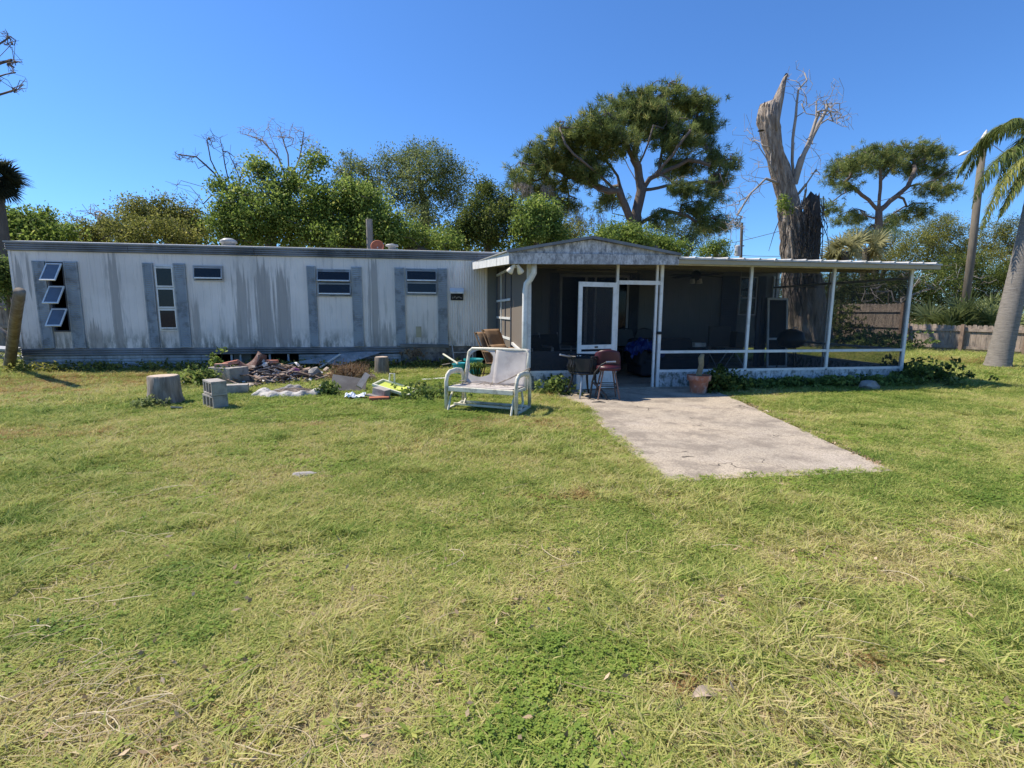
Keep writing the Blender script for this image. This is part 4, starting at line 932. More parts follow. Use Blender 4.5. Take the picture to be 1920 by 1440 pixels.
# ================================================================== fences, poles, wires
M['fence'] = pm('fence_wood', (.42, .34, .27), (.29, .23, .185), 2.2, .9, .5, 30, (.12, .1, .085), .6, 3, sc=(4, 4, 1))
M['fence_post'] = pm('fence_post_wood', (.32, .22, .16), (.2, .14, .1), 3, .9, .5, 30, sc=(4, 4, 1))
def fence(label, pts, z1, bw=.14, posts=True, postlab=None, side=1):
    f = thing('wooden_fence', label, 'fence', pts[0]); rn = random.Random(len(label))
    for a, b in zip(pts, pts[1:]):
        a = Vector(a); b = Vector(b); L = (b-a).length; d = (b-a)/L; nrm = Vector((d.y, -d.x, 0))*side
        n = int(L/bw)
        for i in range(n):
            c = a+d*(i+.5)*L/n; h = z1+rn.uniform(-.025, .02); w = L/n-.008
            mb = MB(); e = d*w/2; q = nrm*rn.uniform(0, .006); t_ = nrm*.018
            poly = [c-e+q, c+e+q, c+e+q+Vector((0, 0, h-.05)), c+e*.6+q+Vector((0, 0, h)), c-e*.6+q+Vector((0, 0, h)), c-e+q+Vector((0, 0, h-.05))]
            mb.prism(poly, -t_); mb.build('fence_board', M['fence'], f)
        for z in (.22, z1*.82) if z1 < 1.4 else (.25, z1*.5, z1*.84): MB().bar(a+nrm*.03+Vector((0, 0, z)), b+nrm*.03+Vector((0, 0, z)), .045, .09).build('fence_rail', M['fence'], f)
        if posts:
            m = max(1, round(L/1.9))
            for i in range(m+1):
                c = a+d*L*i/m+nrm*.1; MB().box((c.x, c.y, (z1+.02)/2), (.1, .1, z1+.02), (0, 0, math.atan2(d.y, d.x))).build('fence_post', M['fence_post'], f)
    return f
fence('low weathered board fence running behind the palm trunk at right', [(18.2, 16.6, 0), (19.35, 13.48, 0), (20.6, 10.1, 0), (21.8, 6.8, 0)], 1.02)
fence('tall weathered board fence seen through the porch screens', [(17.9, 19.6, 0), (18.2, 16.85, 0)], 1.8)
fence('dark board fence beyond the left end of the home', [(-15.5, 17.6, 0), (-11.2, 17.8, 0)], 1.75)
M['pole'] = pm('utility_pole_wood', (.2, .17, .13), (.13, .11, .085), 3, .9, .4, 20, sc=(6, 6, 1))
b0 = at(1812, 560, 19.0); b0.z = 0; t0_ = at(1844, 262, 19.0)
up = thing('utility_pole', 'tall wooden utility pole with pale pointed top left of the palm trunk', 'utility pole', b0)
mb = MB(); mb.tube([b0, b0.lerp(t0_, .5)+Vector((.05, 0, 0)), t0_], [.16, .145, .125], 12); mb.build('pole', M['pole'], up, smooth=True)
MB().tube([t0_, t0_+Vector((.05, 0, .22)), t0_+Vector((.1, 0, .4))], [.122, .08, .02], 10).build('pole_cap', M['white_junk'], up)
L0 = at(1834, 287, 18.9); mb = MB(); mb.tube([L0, at(1822, 281, 18.7), at(1812, 285, 18.6)], .03, 6); mb.build('lamp_arm', M['trim_grey'], up)
a, b = at(1814, 284, 18.6), at(1799, 291, 18.4); MB().tube([a, a.lerp(b, .4), b], [.07, .11, .05], 8, sq=(1, .6)).build('lamp_head', M['trim'], up, smooth=True)
for dz in (0, .25): MB().lathe([(.02, 0), (.06, .02), (.06, .12), (.02, .14)], 8, at(1851, 268+dz*40, 19.0)).build('insulator', M['dark'], up)
def wire(label, a, b, sag, r=.018):
    pts = [a.lerp(b, k/16)+Vector((0, 0, -sag*4*(k/16)*(1-k/16))) for k in range(17)]
    MB().tube(pts, r, 4).build('power_wire', M['black'], None, label=label, cat='wire')
wire('wire running left and down from the utility pole to the far pines', at(1836, 285, 19.0), at(1620, 380, 34.0), .5)
wire('wire running right from the utility pole top towards the palm', at(1850, 262, 19.0), at(2050, 345, 12.5), .3)
fb = at(1389, 560, 46.0); fb.z = 0; ft = at(1391, 418, 46.0)
fp = thing('utility_pole', 'thin distant utility pole with a grey transformer behind the porch roof', 'utility pole', fb)
MB().tube([fb, ft], [.17, .13], 8).build('pole', M['pole'], fp)
c = at(1383, 470, 45.7); MB().lathe([(.05, -.5), (.28, -.5), (.28, .4), (.2, .5), (.05, .55)], 12, c).build('transformer', M['trim_grey'], fp)
MB().bar(at(1377, 461, 46), at(1395, 461, 46), .1).build('crossarm', M['pole'], fp)
wire('upper wire slanting from the distant pole to the dead trunk', at(1330, 463, 46.0), at(1470, 431, 40.0), .1, .022)
wire('lower level wire right of the distant pole', at(1391, 479, 46.0), at(1480, 480, 42.0), .05, .022)
# ================================================================== trees
def grow(seeds, targets, tip_r, base_r, step=.5, jit=.12, bias=.35, seed=0, curve=.35):
    rn = np.random.default_rng(seed); P = []; par = []; pl = []
    for poly in seeds:
        poly = [np.array(p, float) for p in poly]
        if not P: P.append(poly[0]); par.append(-1); pl.append(0); last = 0
        else:
            last = int(np.argmin([np.linalg.norm(q-poly[0]) for q in P]))
        for a, b in zip(([P[last]] if P else [])+poly[1:-1], poly[1:]):
            k = max(1, int(np.linalg.norm(b-a)/step))
            for i in range(1, k+1):
                q = a+(b-a)*i/k+(rn.normal(0, jit*.4, 3)*step if i < k else 0)
                P.append(q); par.append(last); pl.append(pl[last]+np.linalg.norm(q-P[last])); last = len(P)-1
    nseed = len(P); root = P[0]
    T = sorted([np.array(t_, float) for t_ in targets], key=lambda t_: min(np.linalg.norm(t_-q) for q in P[:nseed:2]))
    A = np.array(P); tips = []
    for t_ in T:
        A = np.array(P); d = np.linalg.norm(A-t_, axis=1); up_ = np.maximum(0, A[:, 2]-t_[2])
        c = d+bias*np.array(pl)*.35+up_*.4; c[0] += 5
        i = int(np.argmin(c)); D = d[i]
        k = max(1, int(D/step)); p0 = P[i]
        dirn = p0-P[par[i]] if par[i] >= 0 else np.array((0, 0, 1.0)); dirn = dirn/(np.linalg.norm(dirn)+1e-9)
        ctrl = p0+(t_-p0)*.45+dirn*D*curve*.6+rn.normal(0, .08, 3)*D; last = i
        for j in range(1, k+1):
            s_ = j/k; q = (1-s_)**2*p0+2*s_*(1-s_)*ctrl+s_*s_*t_
            if j < k: q = q+rn.normal(0, jit, 3)*step
            P.append(q); par.append(last); pl.append(pl[last]+np.linalg.norm(q-P[last])); last = len(P)-1
        tips.append(last)
    n = len(P); cnt = np.zeros(n); ch = [[] for _ in range(n)]
    for i in range(1, n): ch[par[i]].append(i)
    for i in range(n-1, -1, -1):
        if not ch[i]: cnt[i] = 1
        if par[i] >= 0: cnt[par[i]] += cnt[i]
    k = math.log(base_r/tip_r)/math.log(max(2, cnt[0])); r = tip_r*cnt**k
    return np.array(P), par, ch, r, tips
def tree_mesh(name, g, sides=None):
    P, par, ch, r, tips = g; V = []; Q = []
    stack = [(0, None)]
    while stack:
        i, frm = stack.pop(); chain = [frm] if frm is not None else []; j = i
        while True:
            chain.append(j)
            if not ch[j]: break
            kids = sorted(ch[j], key=lambda q: -r[q]); 
            for q in kids[1:]: stack.append((q, j))
            j = kids[0]
        if len(chain) < 2: continue
        rr = [r[c] for c in chain]
        if frm is not None: rr[0] = min(rr[1]*1.25, r[frm])
        R_ = max(rr); n = 10 if R_ > .15 else 6 if R_ > .06 else 4 if R_ > .025 else 3
        pts = P[chain]; base = None; ref = np.array((0.31, .87, .2))
        for k in range(len(pts)):
            d = pts[min(k+1, len(pts)-1)]-pts[max(k-1, 0)]; d = d/(np.linalg.norm(d)+1e-9)
            a = np.cross(d, ref); a /= np.linalg.norm(a)+1e-9; b = np.cross(a, d); ref = b
            m = len(V)
            for s_ in range(n): V.append(pts[k]+(a*cos(2*pi*s_/n)+b*sin(2*pi*s_/n))*rr[k])
            if base is not None:
                for s_ in range(n): Q.append((base+s_, base+(s_+1) % n, m+(s_+1) % n, m+s_))
            base = m
    return np_mesh(name, V, Q, smooth=True)
def unit(rn, n):
    v = rn.normal(0, 1, (n, 3)); return v/np.linalg.norm(v, axis=1)[:, None]
def leaves(centres, per, rad, L, Wd, seed=0, up=.3, ctint=None, flat=1.0, tj=.18):
    """rhombic folded leaves in clumps round the centres"""
    rn = np.random.default_rng(seed); c = np.repeat(np.array(centres), per, axis=0); n = len(c)
    rad_ = np.repeat(np.broadcast_to(rad, (len(centres),)), per)[:, None]
    off = unit(rn, n)*rad_*(rn.random((n, 1))**.5); off[:, 2] *= flat
    d = unit(rn, n)*.9+off/rad_*.6; d[:, 2] += up*rn.normal(0, .6, n); d /= np.linalg.norm(d, axis=1)[:, None]
    s_ = np.cross(d, unit(rn, n)+np.array((0, 0, .8))); s_ /= np.linalg.norm(s_, axis=1)[:, None]+1e-9
    nr = np.cross(s_, d)
    l = L*rn.uniform(.6, 1.25, (n, 1)); w = Wd*rn.uniform(.7, 1.2, (n, 1)); p = c+off
    V = np.stack([p-d*l*.5, p+s_*w*.5-nr*w*.15, p+d*l*.5, p-s_*w*.5-nr*w*.15], 1).reshape(-1, 3)
    Fc = np.arange(n*4).reshape(-1, 4)
    ct = rn.uniform(.2, .8, len(centres)) if ctint is None else np.array(ctint)
    t_ = np.clip(np.repeat(ct, per)+rn.normal(0, tj, n), 0, 1)
    return V, Fc, t_
def needles(centres, per, L, Wd, seed=0, dirs=None, spread=1.0, ctint=None):
    rn = np.random.default_rng(seed); c = np.repeat(np.array(centres), per, axis=0); n = len(c)
    d = unit(rn, n)*spread
    if dirs is not None: d = d+np.repeat(np.array(dirs), per, axis=0)
    d[:, 2] += .25; d /= np.linalg.norm(d, axis=1)[:, None]
    s_ = np.cross(d, unit(rn, n)); s_ /= np.linalg.norm(s_, axis=1)[:, None]+1e-9
    l = L*rn.uniform(.6, 1.15, (n, 1)); p = c+rn.normal(0, L*.22, (n, 3))
    V = np.stack([p-s_*Wd*.5, p+s_*Wd*.5, p+d*l], 1).reshape(-1, 3); Fc = np.arange(n*3).reshape(-1, 3)
    ct = rn.uniform(.2, .8, len(centres)) if ctint is None else np.array(ctint)
    return V, Fc, np.clip(np.repeat(ct, per)+rn.normal(0, .15, n), 0, 1)
def blobs_world(blobs, Y, depth=.8, yj=0, seed=0):
    rn = np.random.default_rng(seed); out = []
    for b in blobs:
        px, py, rx, ry = b[:4]; y = Y+(b[4] if len(b) > 4 else rn.uniform(-1, 1)*yj); p = at(px, py, y); s_ = mpp(p)
        out.append((np.array(p), np.array((rx*s_, max(rx, ry)*s_*depth, ry*s_))))
    return out
def sample(bw, n, seed=0, shell=.45, out=.22, reach=1.45):
    rn = np.random.default_rng(seed); wts = np.array([np.prod(r)**.62 for c, r in bw]); wts /= wts.sum(); pts = []
    for (c, r), w in zip(bw, wts):
        m = max(2, int(round(n*w))); u = unit(rn, m); k = rn.uniform(shell, 1, (m, 1)); k = np.where(rn.random((m, 1)) < out, k*rn.uniform(1.0, reach, (m, 1)), k)
        pts.append(c+u*k*r)
    return np.concatenate(pts)
GREEN = [(0, (0.033, 0.06, 0.018)), (0.4, (0.083, 0.135, 0.033)), (0.75, (0.165, 0.24, 0.053)), (1, (0.285, 0.345, 0.09))]
OLIVE = [(0, (0.048, 0.064, 0.024)), (0.4, (0.12, 0.144, 0.048)), (0.75, (0.208, 0.232, 0.08)), (1, (0.336, 0.336, 0.136))]
LIGHT = [(0, (0.043, 0.08, 0.017)), (0.4, (0.123, 0.196, 0.036)), (0.75, (0.217, 0.304, 0.058)), (1, (0.392, 0.435, 0.109))]
DARKG = [(0, (0.022, 0.042, 0.016)), (0.4, (0.056, 0.096, 0.029)), (0.75, (0.112, 0.168, 0.048)), (1, (0.208, 0.256, 0.08))]
GREY = [(0, (0.045, 0.068, 0.033)), (0.4, (0.098, 0.135, 0.063)), (0.75, (0.173, 0.217, 0.105)), (1, (0.285, 0.323, 0.18))]
PINE = [(0, (0.045, 0.063, 0.022)), (0.4, (0.117, 0.144, 0.04)), (0.75, (0.216, 0.234, 0.063)), (1, (0.378, 0.324, 0.108))]
for k_, st_ in dict(green=GREEN, olive=OLIVE, light=LIGHT, darkg=DARKG, grey=GREY, pine=PINE).items(): M['leaf_'+k_] = leafmat('leaves_'+k_, [(q_, (min(.6, c_[0]*dict(pine=1.28, grey=1.5, olive=1.45, darkg=1.6).get(k_, 1.45)), min(.6, c_[1]*dict(pine=1.38, grey=1.42, olive=1.32).get(k_, 1.32)), c_[2]*dict(grey=1.05, olive=.95, darkg=1.05).get(k_, 1.5))) for q_, c_ in st_], .5)
M['branch'] = pm('branch_bark', (.17, .145, .12), (.1, .085, .07), 3, .9, .6, 15, sc=(4, 4, 1))
M['pine_bark'] = pm('pine_bark', (.19, .15, .125), (.1, .08, .068), 4, .9, .7, 12, sc=(4, 4, 1))
M['bare'] = pm('bare_twig_grey', (.36, .32, .28), (.25, .22, .19), 4, .9, .3, 30)
M['bare_dark'] = pm('bare_twig_dark', (.12, .1, .085), (.08, .065, .055), 4, .9)
def broadleaf(name, label, cat, blobs, Y, base, n_cl, per, L, mat, clump=.5, seed=0, seeds=None, base_r=.16, group=None, shell=.4, yj=1.0, dead=0, up=.3, bark='branch'):
    bw = blobs_world(blobs, Y, seed=seed, yj=yj); b0 = at(base, 500, Y); b0.z = 0
    root = thing(name, label, cat, b0, 0, group)
    pts = sample(bw, n_cl, seed, shell); pts[:, 2] = np.maximum(pts[:, 2], .4)
    rn = np.random.default_rng(seed+5)
    mid = np.mean([c for c, r in bw], axis=0)
    sd = [[tuple(b0-Vector((0, 0, .1))), tuple(Vector((b0.x*.6+mid[0]*.4, Y, mid[2]*.45)))]] if seeds is None else [[tuple(at(q[0], q[1], Y)) if len(q) == 2 else q for q in poly] for poly in seeds]
    if seeds is not None: sd[0] = [tuple(b0-Vector((0, 0, .1)))]+sd[0]
    sub = pts[rn.permutation(len(pts))[:max(20, len(pts)//3)]]
    g = grow(sd, sub, .012, base_r, .5, .12, seed=seed)
    np_obj('trunk', tree_mesh('trunk', g), M[bark], root)
    lo = pts[:, 2].min(); hi = pts[:, 2].max()
    V, Fc, t_ = leaves(pts, int(per*2.0), clump*rn.uniform(.5, 1.55, len(pts)), L*.66, L*.33, seed, up, rn.uniform(.15, .75, len(pts)))
    np_obj('crown', np_mesh('crown', V, Fc, t_), M[mat], root)
    return root
# left to right, behind the home
broadleaf('leafy_tree', 'yellow green leafy tree at the left edge under the fan palm', 'tree', [(30, 420, 40, 30), (75, 425, 45, 26), (-20, 430, 45, 34), (110, 440, 30, 20), (40, 450, 80, 20)], 22, 40, 260, 28, .2, 'leaf_light', .42, 11)
broadleaf('leafy_tree', 'dull olive bushy tree between the leftmost tree and the round olive one', 'tree', [(150, 438, 40, 22), (185, 445, 35, 22), (205, 425, 14, 18)], 23, 160, 130, 24, .16, 'leaf_olive', .4, 12)
broadleaf('leafy_tree', 'round dense olive green tree left of the tall bright mass', 'tree', [(265, 405, 45, 36), (320, 410, 48, 38), (360, 425, 32, 34), (240, 432, 30, 28), (300, 440, 75, 25)], 21, 300, 380, 30, .15, 'leaf_olive', .36, 13)
broadleaf('leafy_tree', 'tall bright green tree with upper sprigs before bare branches', 'tree', [(440, 430, 50, 40), (500, 400, 60, 50), (490, 320, 30, 18), (560, 340, 24, 18), (590, 305, 26, 12), (455, 365, 24, 16), (410, 350, 20, 10), (550, 420, 60, 45), (600, 380, 40, 40), (430, 395, 26, 26), (530, 360, 30, 20)], 20, 510, 520, 30, .19, 'leaf_light', .42, 14, [[(508, 470), (512, 400), (518, 350)]], .2)
broadleaf('leafy_tree', 'dense mid green tree behind the wooden post with yellow tips', 'tree', [(640, 410, 50, 50), (690, 400, 45, 45), (655, 360, 30, 24), (720, 430, 40, 38), (640, 445, 70, 25), (690, 375, 20, 18)], 19.5, 665, 460, 30, .18, 'leaf_light', .4, 15)
broadleaf('leafy_tree', 'thin grey green tree top rising between the bright mass and the tall oak', 'tree', [(650, 312, 24, 22), (645, 335, 24, 18), (690, 318, 22, 14), (698, 340, 18, 18), (690, 360, 24, 18)], 27, 672, 130, 24, .16, 'leaf_grey', .4, 16, [[(672, 440), (670, 360), (655, 325)], [(672, 400), (690, 345)]], .13)
broadleaf('oak_tree', 'tall grey green oak with open branching behind the home', 'tree', [(775, 300, 38, 26), (815, 300, 40, 28), (738, 320, 30, 26), (850, 335, 32, 30), (800, 345, 50, 26), (740, 355, 28, 26), (775, 378, 35, 24), (845, 375, 32, 24), (720, 300, 14, 10), (790, 410, 40, 22)], 26, 795, 520, 26, .16, 'leaf_grey', .5, 17, [[(797, 470), (797, 400), (788, 340), (785, 310)], [(797, 390), (825, 340)]], .24, yj=1.6, shell=.5)
broadleaf('leafy_tree', 'yellow green low tree below the grey green oak', 'tree', [(760, 440, 40, 26), (800, 450, 45, 20), (840, 455, 30, 18)], 19, 790, 150, 26, .16, 'leaf_light', .34, 18)
broadleaf('leafy_tree', 'dark green tree with twin tops right of the oak', 'tree', [(910, 370, 26, 26), (945, 385, 26, 24), (890, 410, 30, 36), (930, 425, 45, 40), (865, 435, 25, 28), (905, 350, 12, 12)], 21, 915, 360, 28, .16, 'leaf_darkg', .38, 19, [[(915, 465), (912, 390)]])
broadleaf('leafy_tree', 'glossy green tree between the dark twin topped tree and the big pine', 'tree', [(1000, 400, 30, 22), (1030, 405, 26, 18), (990, 430, 32, 30), (1030, 440, 30, 26), (1005, 380, 14, 12)], 20, 1005, 240, 26, .2, 'leaf_light', .36, 20)
broadleaf('leafy_tree', 'pale olive shrubby tree under the left side of the big pine', 'tree', [(1075, 430, 34, 24), (1060, 450, 30, 20), (960, 390, 18, 14)], 27, 1070, 120, 26, .15, 'leaf_olive', .4, 21)
broadleaf('leafy_tree', 'rounded bright green bushy tree at the foot of the big pine', 'tree', [(1160, 440, 40, 22), (1195, 450, 40, 22), (1130, 452, 34, 18), (1230, 462, 36, 18), (1265, 465, 30, 16)], 19, 1175, 240, 30, .17, 'leaf_light', .33, 22)
broadleaf('leafy_tree', 'airy blue green tree behind the gable end', 'tree', [(1280, 440, 30, 16), (1300, 455, 26, 18), (1255, 435, 20, 14)], 28, 1285, 90, 22, .15, 'leaf_grey', .42, 23)
broadleaf('leafy_tree', 'small light green tree left of the distant utility pole', 'tree', [(1345, 460, 22, 12), (1325, 472, 20, 12), (1355, 478, 16, 8)], 24, 1340, 80, 24, .15, 'leaf_light', .3, 24)
broadleaf('juniper_tree', 'broad olive brown tree behind the utility pole', 'tree', [(1760, 430, 40, 24), (1720, 455, 40, 28), (1790, 450, 40, 34), (1690, 480, 34, 22), (1750, 490, 50, 26), (1800, 480, 30, 26), (1775, 415, 20, 10)], 26, 1755, 420, 32, .13, 'leaf_olive', .42, 25, up=.1)
broadleaf('juniper_tree', 'broad olive brown tree behind the palm trunk', 'tree', [(1860, 450, 40, 34), (1900, 440, 40, 36), (1850, 490, 40, 26), (1910, 490, 40, 30), (1940, 470, 40, 50)], 24, 1890, 380, 32, .13, 'leaf_olive', .42, 26, up=.1)
broadleaf('juniper_tree', 'pale grey green mossy tree between the far pine and the porch roof', 'tree', [(1660, 440, 30, 16), (1690, 450, 26, 18), (1660, 480, 34, 14), (1600, 440, 26, 16)], 33, 1665, 130, 26, .14, 'leaf_grey', .5, 27)
# dark thicket behind the right fence, seen under and through the porch
broadleaf('thicket', 'dark brown green thicket behind the tall fence', 'thicket', [(1520, 560, 50, 30), (1580, 545, 50, 34), (1640, 545, 50, 36), (1690, 540, 40, 36), (1560, 600, 60, 30), (1650, 590, 50, 30), (1480, 590, 30, 30), (1720, 570, 40, 40)], 22, 1610, 760, 26, .15, 'leaf_darkg', .42, 28, up=.1)
broadleaf('thicket', 'dark thicket behind the low fence and fan palmetto', 'thicket', [(1760, 545, 50, 36), (1820, 540, 50, 36), (1880, 545, 50, 40), (1940, 540, 40, 50), (1740, 590, 40, 20), (1850, 590, 50, 24), (1800, 505, 60, 26), (1900, 515, 50, 26)], 21.5, 1830, 760, 26, .15, 'leaf_darkg', .42, 29, up=.1)
# foliage at the left end of the home
broadleaf('leafy_tree', 'dark leafy shrub beyond the left end of the home wall', 'shrub', [(2, 510, 14, 24), (10, 540, 14, 16), (-15, 520, 20, 36)], 15.5, -6, 90, 24, .13, 'leaf_green', .3, 30, base_r=.06)
# --- big umbrella pine
def pine(name, label, blobs, Y, seeds, base_r, n_t, per, L, seed, moss=(), stub_px=0):
    bw = blobs_world(blobs, Y, .75, 2.2, seed); sd = [[tuple(at(q[0], q[1], Y+(q[2] if len(q) > 2 else 0))) for q in poly] for poly in seeds]
    b0 = Vector(sd[0][0]); b0.z = 0; sd[0] = [tuple(b0-Vector((0, 0, .2)))]+sd[0]
    root = thing(name, label, 'tree', b0); pts = sample(bw, n_t, seed, .55, .08, 1.1); rn = np.random.default_rng(seed)
    sub = pts[rn.permutation(len(pts))[:int(len(pts)*.75)]]
    g = grow(sd, sub, .028, base_r, .6, .16, .12, seed, .45)
    np_obj('trunk', tree_mesh('trunk', g), M['pine_bark'], root)
    mid = np.array(sd[0][-1]); dirs = pts-mid; dirs /= np.linalg.norm(dirs, axis=1)[:, None]
    ext = []
    for p, d in zip(pts, dirs):
        for _ in range(3): ext.append(p+rn.normal(0, .34, 3)*(1, 1, .7)-(0, 0, .5))
    ext = np.array(ext); dr = np.repeat(dirs, 3, axis=0)
    V, Fc, t_ = needles(ext, per, L, .04, seed, dr*.7, 1.0, np.clip(rn.normal(.45, .22, len(ext)), .05, .95))
    np_obj('crown', np_mesh('crown', V, Fc, t_), M['leaf_pine'], root)
    if moss:
        mp = []
        for px, py, w, h in moss:
            for _ in range(16):
                q = np.array(at(px+rn.uniform(-w, w), py, Y+rn.uniform(-.8, .8))); n = 26; s_ = mpp(q)
                hh = h*s_*rn.uniform(.3, 1); z = rn.random(n)**.8*hh
                c = q+np.stack([rn.normal(0, .08, n), rn.normal(0, .08, n), -z], 1); mp.append(c)
        mp = np.concatenate(mp); n = len(mp); d = rn.normal(0, .25, (n, 3)); d[:, 2] -= 1; d /= np.linalg.norm(d, axis=1)[:, None]
        s_ = np.cross(d, unit(rn, n)); l = rn.uniform(.15, .4, (n, 1)); V = np.stack([mp-s_*.02, mp+s_*.02, mp+d*l], 1).reshape(-1, 3)
        np_obj('hanging_moss', np_mesh('hanging_moss', V, np.arange(3*n).reshape(-1, 3)), M['bare'], root, kind='stuff')
    return root
pine('pine_tree', 'big spreading umbrella pine with mossy limbs behind the porch gable',
     [(1255, 180, 62, 22), (1185, 192, 55, 24), (1125, 228, 48, 26), (1312, 202, 26, 28), (1322, 240, 20, 26), (1065, 245, 42, 24), (1015, 285, 34, 28), (1085, 292, 48, 26), (1150, 255, 46, 24), (1220, 215, 55, 22), (985, 340, 20, 20), (1035, 338, 32, 20), (1110, 312, 32, 16), (1270, 245, 46, 20), (1340, 284, 20, 14), (1368, 298, 18, 10), (1348, 326, 24, 10), (1290, 340, 34, 10), (1342, 352, 18, 10), (1240, 398, 26, 10), (1325, 408, 28, 10), (1348, 404, 18, 10), (1270, 300, 40, 14), (975, 312, 10, 14), (1060, 375, 26, 10), (1300, 380, 30, 10), (1140, 360, 24, 12)],
     32, [[(1196, 445), (1193, 400), (1203, 356), (1196, 312), (1188, 285)], [(1203, 356), (1236, 318, 1), (1242, 275, 1)], [(1196, 312), (1215, 270, -1), (1225, 235, -1)], [(1180, 445), (1172, 385, -.5), (1160, 358, -.5), (1122, 358, -1), (1100, 335, -1)], [(1172, 385), (1158, 330, .5), (1135, 300, .5)], [(1196, 420), (1240, 395, -1), (1290, 405, -1), (1320, 425, -1)], [(1160, 420), (1148, 400), (1150, 370)], [(1236, 318), (1290, 300, 0), (1330, 310, 0)], [(1203, 356), (1172, 300, 1.5), (1150, 262, 1.5)], [(1196, 312), (1165, 255, -1.5), (1150, 225, -1.5)], [(1203, 345), (1262, 290, -1.5), (1295, 245, -1.5)], [(1188, 300), (1196, 240, 1), (1205, 205, 1)], [(1122, 358), (1070, 330, 1), (1030, 310, 1)], [(1160, 358), (1090, 300, -2), (1060, 270, -2)], [(1203, 356), (1280, 345, 1), (1350, 340, 1)]],
     .4, 1150, 30, .42, 41, moss=[(1010, 345, 30, 30), (1060, 385, 30, 45), (1110, 400, 30, 40), (1320, 425, 35, 30), (975, 340, 10, 20)])
pine('pine_tree', 'flat topped pine with reddish limbs between the dead trunk and utility pole',
     [(1582, 306, 24, 18), (1640, 282, 36, 14), (1700, 277, 44, 14), (1750, 282, 24, 16), (1612, 296, 32, 14), (1562, 326, 16, 10), (1720, 305, 34, 12), (1768, 318, 20, 16), (1776, 350, 18, 12), (1722, 386, 24, 10), (1560, 378, 16, 10), (1600, 398, 30, 9), (1650, 418, 24, 9), (1690, 402, 28, 9), (1590, 340, 16, 9), (1745, 345, 22, 10), (1665, 300, 34, 10)],
     40, [[(1646, 470), (1648, 395), (1651, 340), (1648, 305)], [(1648, 395), (1606, 356), (1572, 335)], [(1650, 392), (1702, 350), (1716, 318)], [(1648, 405), (1612, 402)], [(1651, 345), (1675, 310)]],
     .3, 560, 26, .42, 42)
# --- dead broken trunk
M['dead_bark'] = pm('dead_bark', (.38, .315, .255), (.14, .11, .09), 2.6, .95, .9, 7, sc=(3.6, 3.6, .6), bdist=.05, dirt=(.42, .37, .32), damt=.75, dscale=2.5)
YD = 18.0
dpts = [(1512, 655, 56), (1507, 600, 47), (1503, 550, 44), (1500, 500, 42), (1494, 455, 38), (1486, 415, 31), (1475, 370, 26), (1464, 325, 25), (1452, 285, 26), (1444, 248, 28), (1440, 222, 29), (1440, 203, 25)]
P0 = at(1512, 655, YD); P0.z = 0
dt = thing('dead_tree', 'huge dead broken tree trunk with bare twigs behind the porch', 'tree', P0)
rn = random.Random(50); n = 72; mb = MB(); base = None
dp_ = [at(px, py, YD) for px, py, r in dpts]; dr_ = [r*k_*mpp(p) for p, (_, _, r), k_ in zip(dp_, dpts, (.72, .72, .7, .68, .66, .66, .64, .62, .6, .58, .57, .56))]
dp_[0].z = 0
N = 120; ph = [rn.uniform(0, 6) for _ in range(6)]
from mathutils import noise as mn
for i in range(N+1):
    f = i/N*(len(dp_)-1); k = min(int(f), len(dp_)-2); u = f-k; p = dp_[k].lerp(dp_[k+1], u); r = dr_[k]*(1-u)+dr_[k+1]*u
    row = []
    for j in range(n):
        a = 2*pi*j/n; q = Vector((cos(a)*2.6+sin(i*.05)*.6, sin(a)*2.6, p.z*.28))
        rid = 1-abs(mn.noise(q*1.7))*2; fine = mn.noise(Vector((cos(a)*9, sin(a)*9, p.z*1.3))); gash = mn.noise(Vector((cos(a)*1.3, sin(a)*1.3, p.z*.35+4)))
        w = .92+.05*sin(3*a+ph[0]+i*.03)+.26*rid*rid*(1 if rid > 0 else 0)+.15*fine+.14*gash-.16*max(0, mn.noise(Vector((cos(a)*3.1, sin(a)*3.1, p.z*.9+9)))-.25)+(.22*max(0, 1-p.z/1.4)*max(0, sin(5*a+ph[3])))
        row.append(p+Vector((cos(a)*r*w, sin(a)*r*w, (mn.noise(Vector((cos(a)*3.5, sin(a)*3.5, 7)))*r*2.2*max(0, (i-N+9)/9)))))
    m = mb._a(row)
    if base is not None: mb.f += [(base+j, base+(j+1) % n, m+(j+1) % n, m+j) for j in range(n)]
    base = m
mb.f.append(tuple(base+j for j in range(n)))
mb.build('trunk', M['dead_bark'], dt, smooth=True)
spk = [(1445, 250, 20), (1449, 222, 19), (1454, 200, 16), (1460, 180, 12.5), (1466, 162, 9), (1471, 148, 6), (1475, 140, 2)]
mb = MB(); mb.tube([at(a, b, YD-.05) for a, b, r in spk], [r*.8*mpp(at(a, b, YD)) for a, b, r in spk], 12, sq=(1, .8))
for v in range(len(mb.v)):
    q = mb.v[v]; mb.v[v] = (q[0]+rn.uniform(-.05, .05), q[1]+rn.uniform(-.05, .05), q[2]+rn.uniform(-.07, .07))
mb.build('broken_spike', M['dead_bark'], dt, smooth=True)
stb = [(1512, 540, 30), (1518, 480, 28), (1522, 430, 25), (1523, 395, 23), (1523, 372, 20)]
mb = MB(); sp_ = [at(a, b, YD-.3) for a, b, r in stb]; sr_ = [r*.6*mpp(p) for p, (_, _, r) in zip(sp_, stb)]; base = None; n = 48
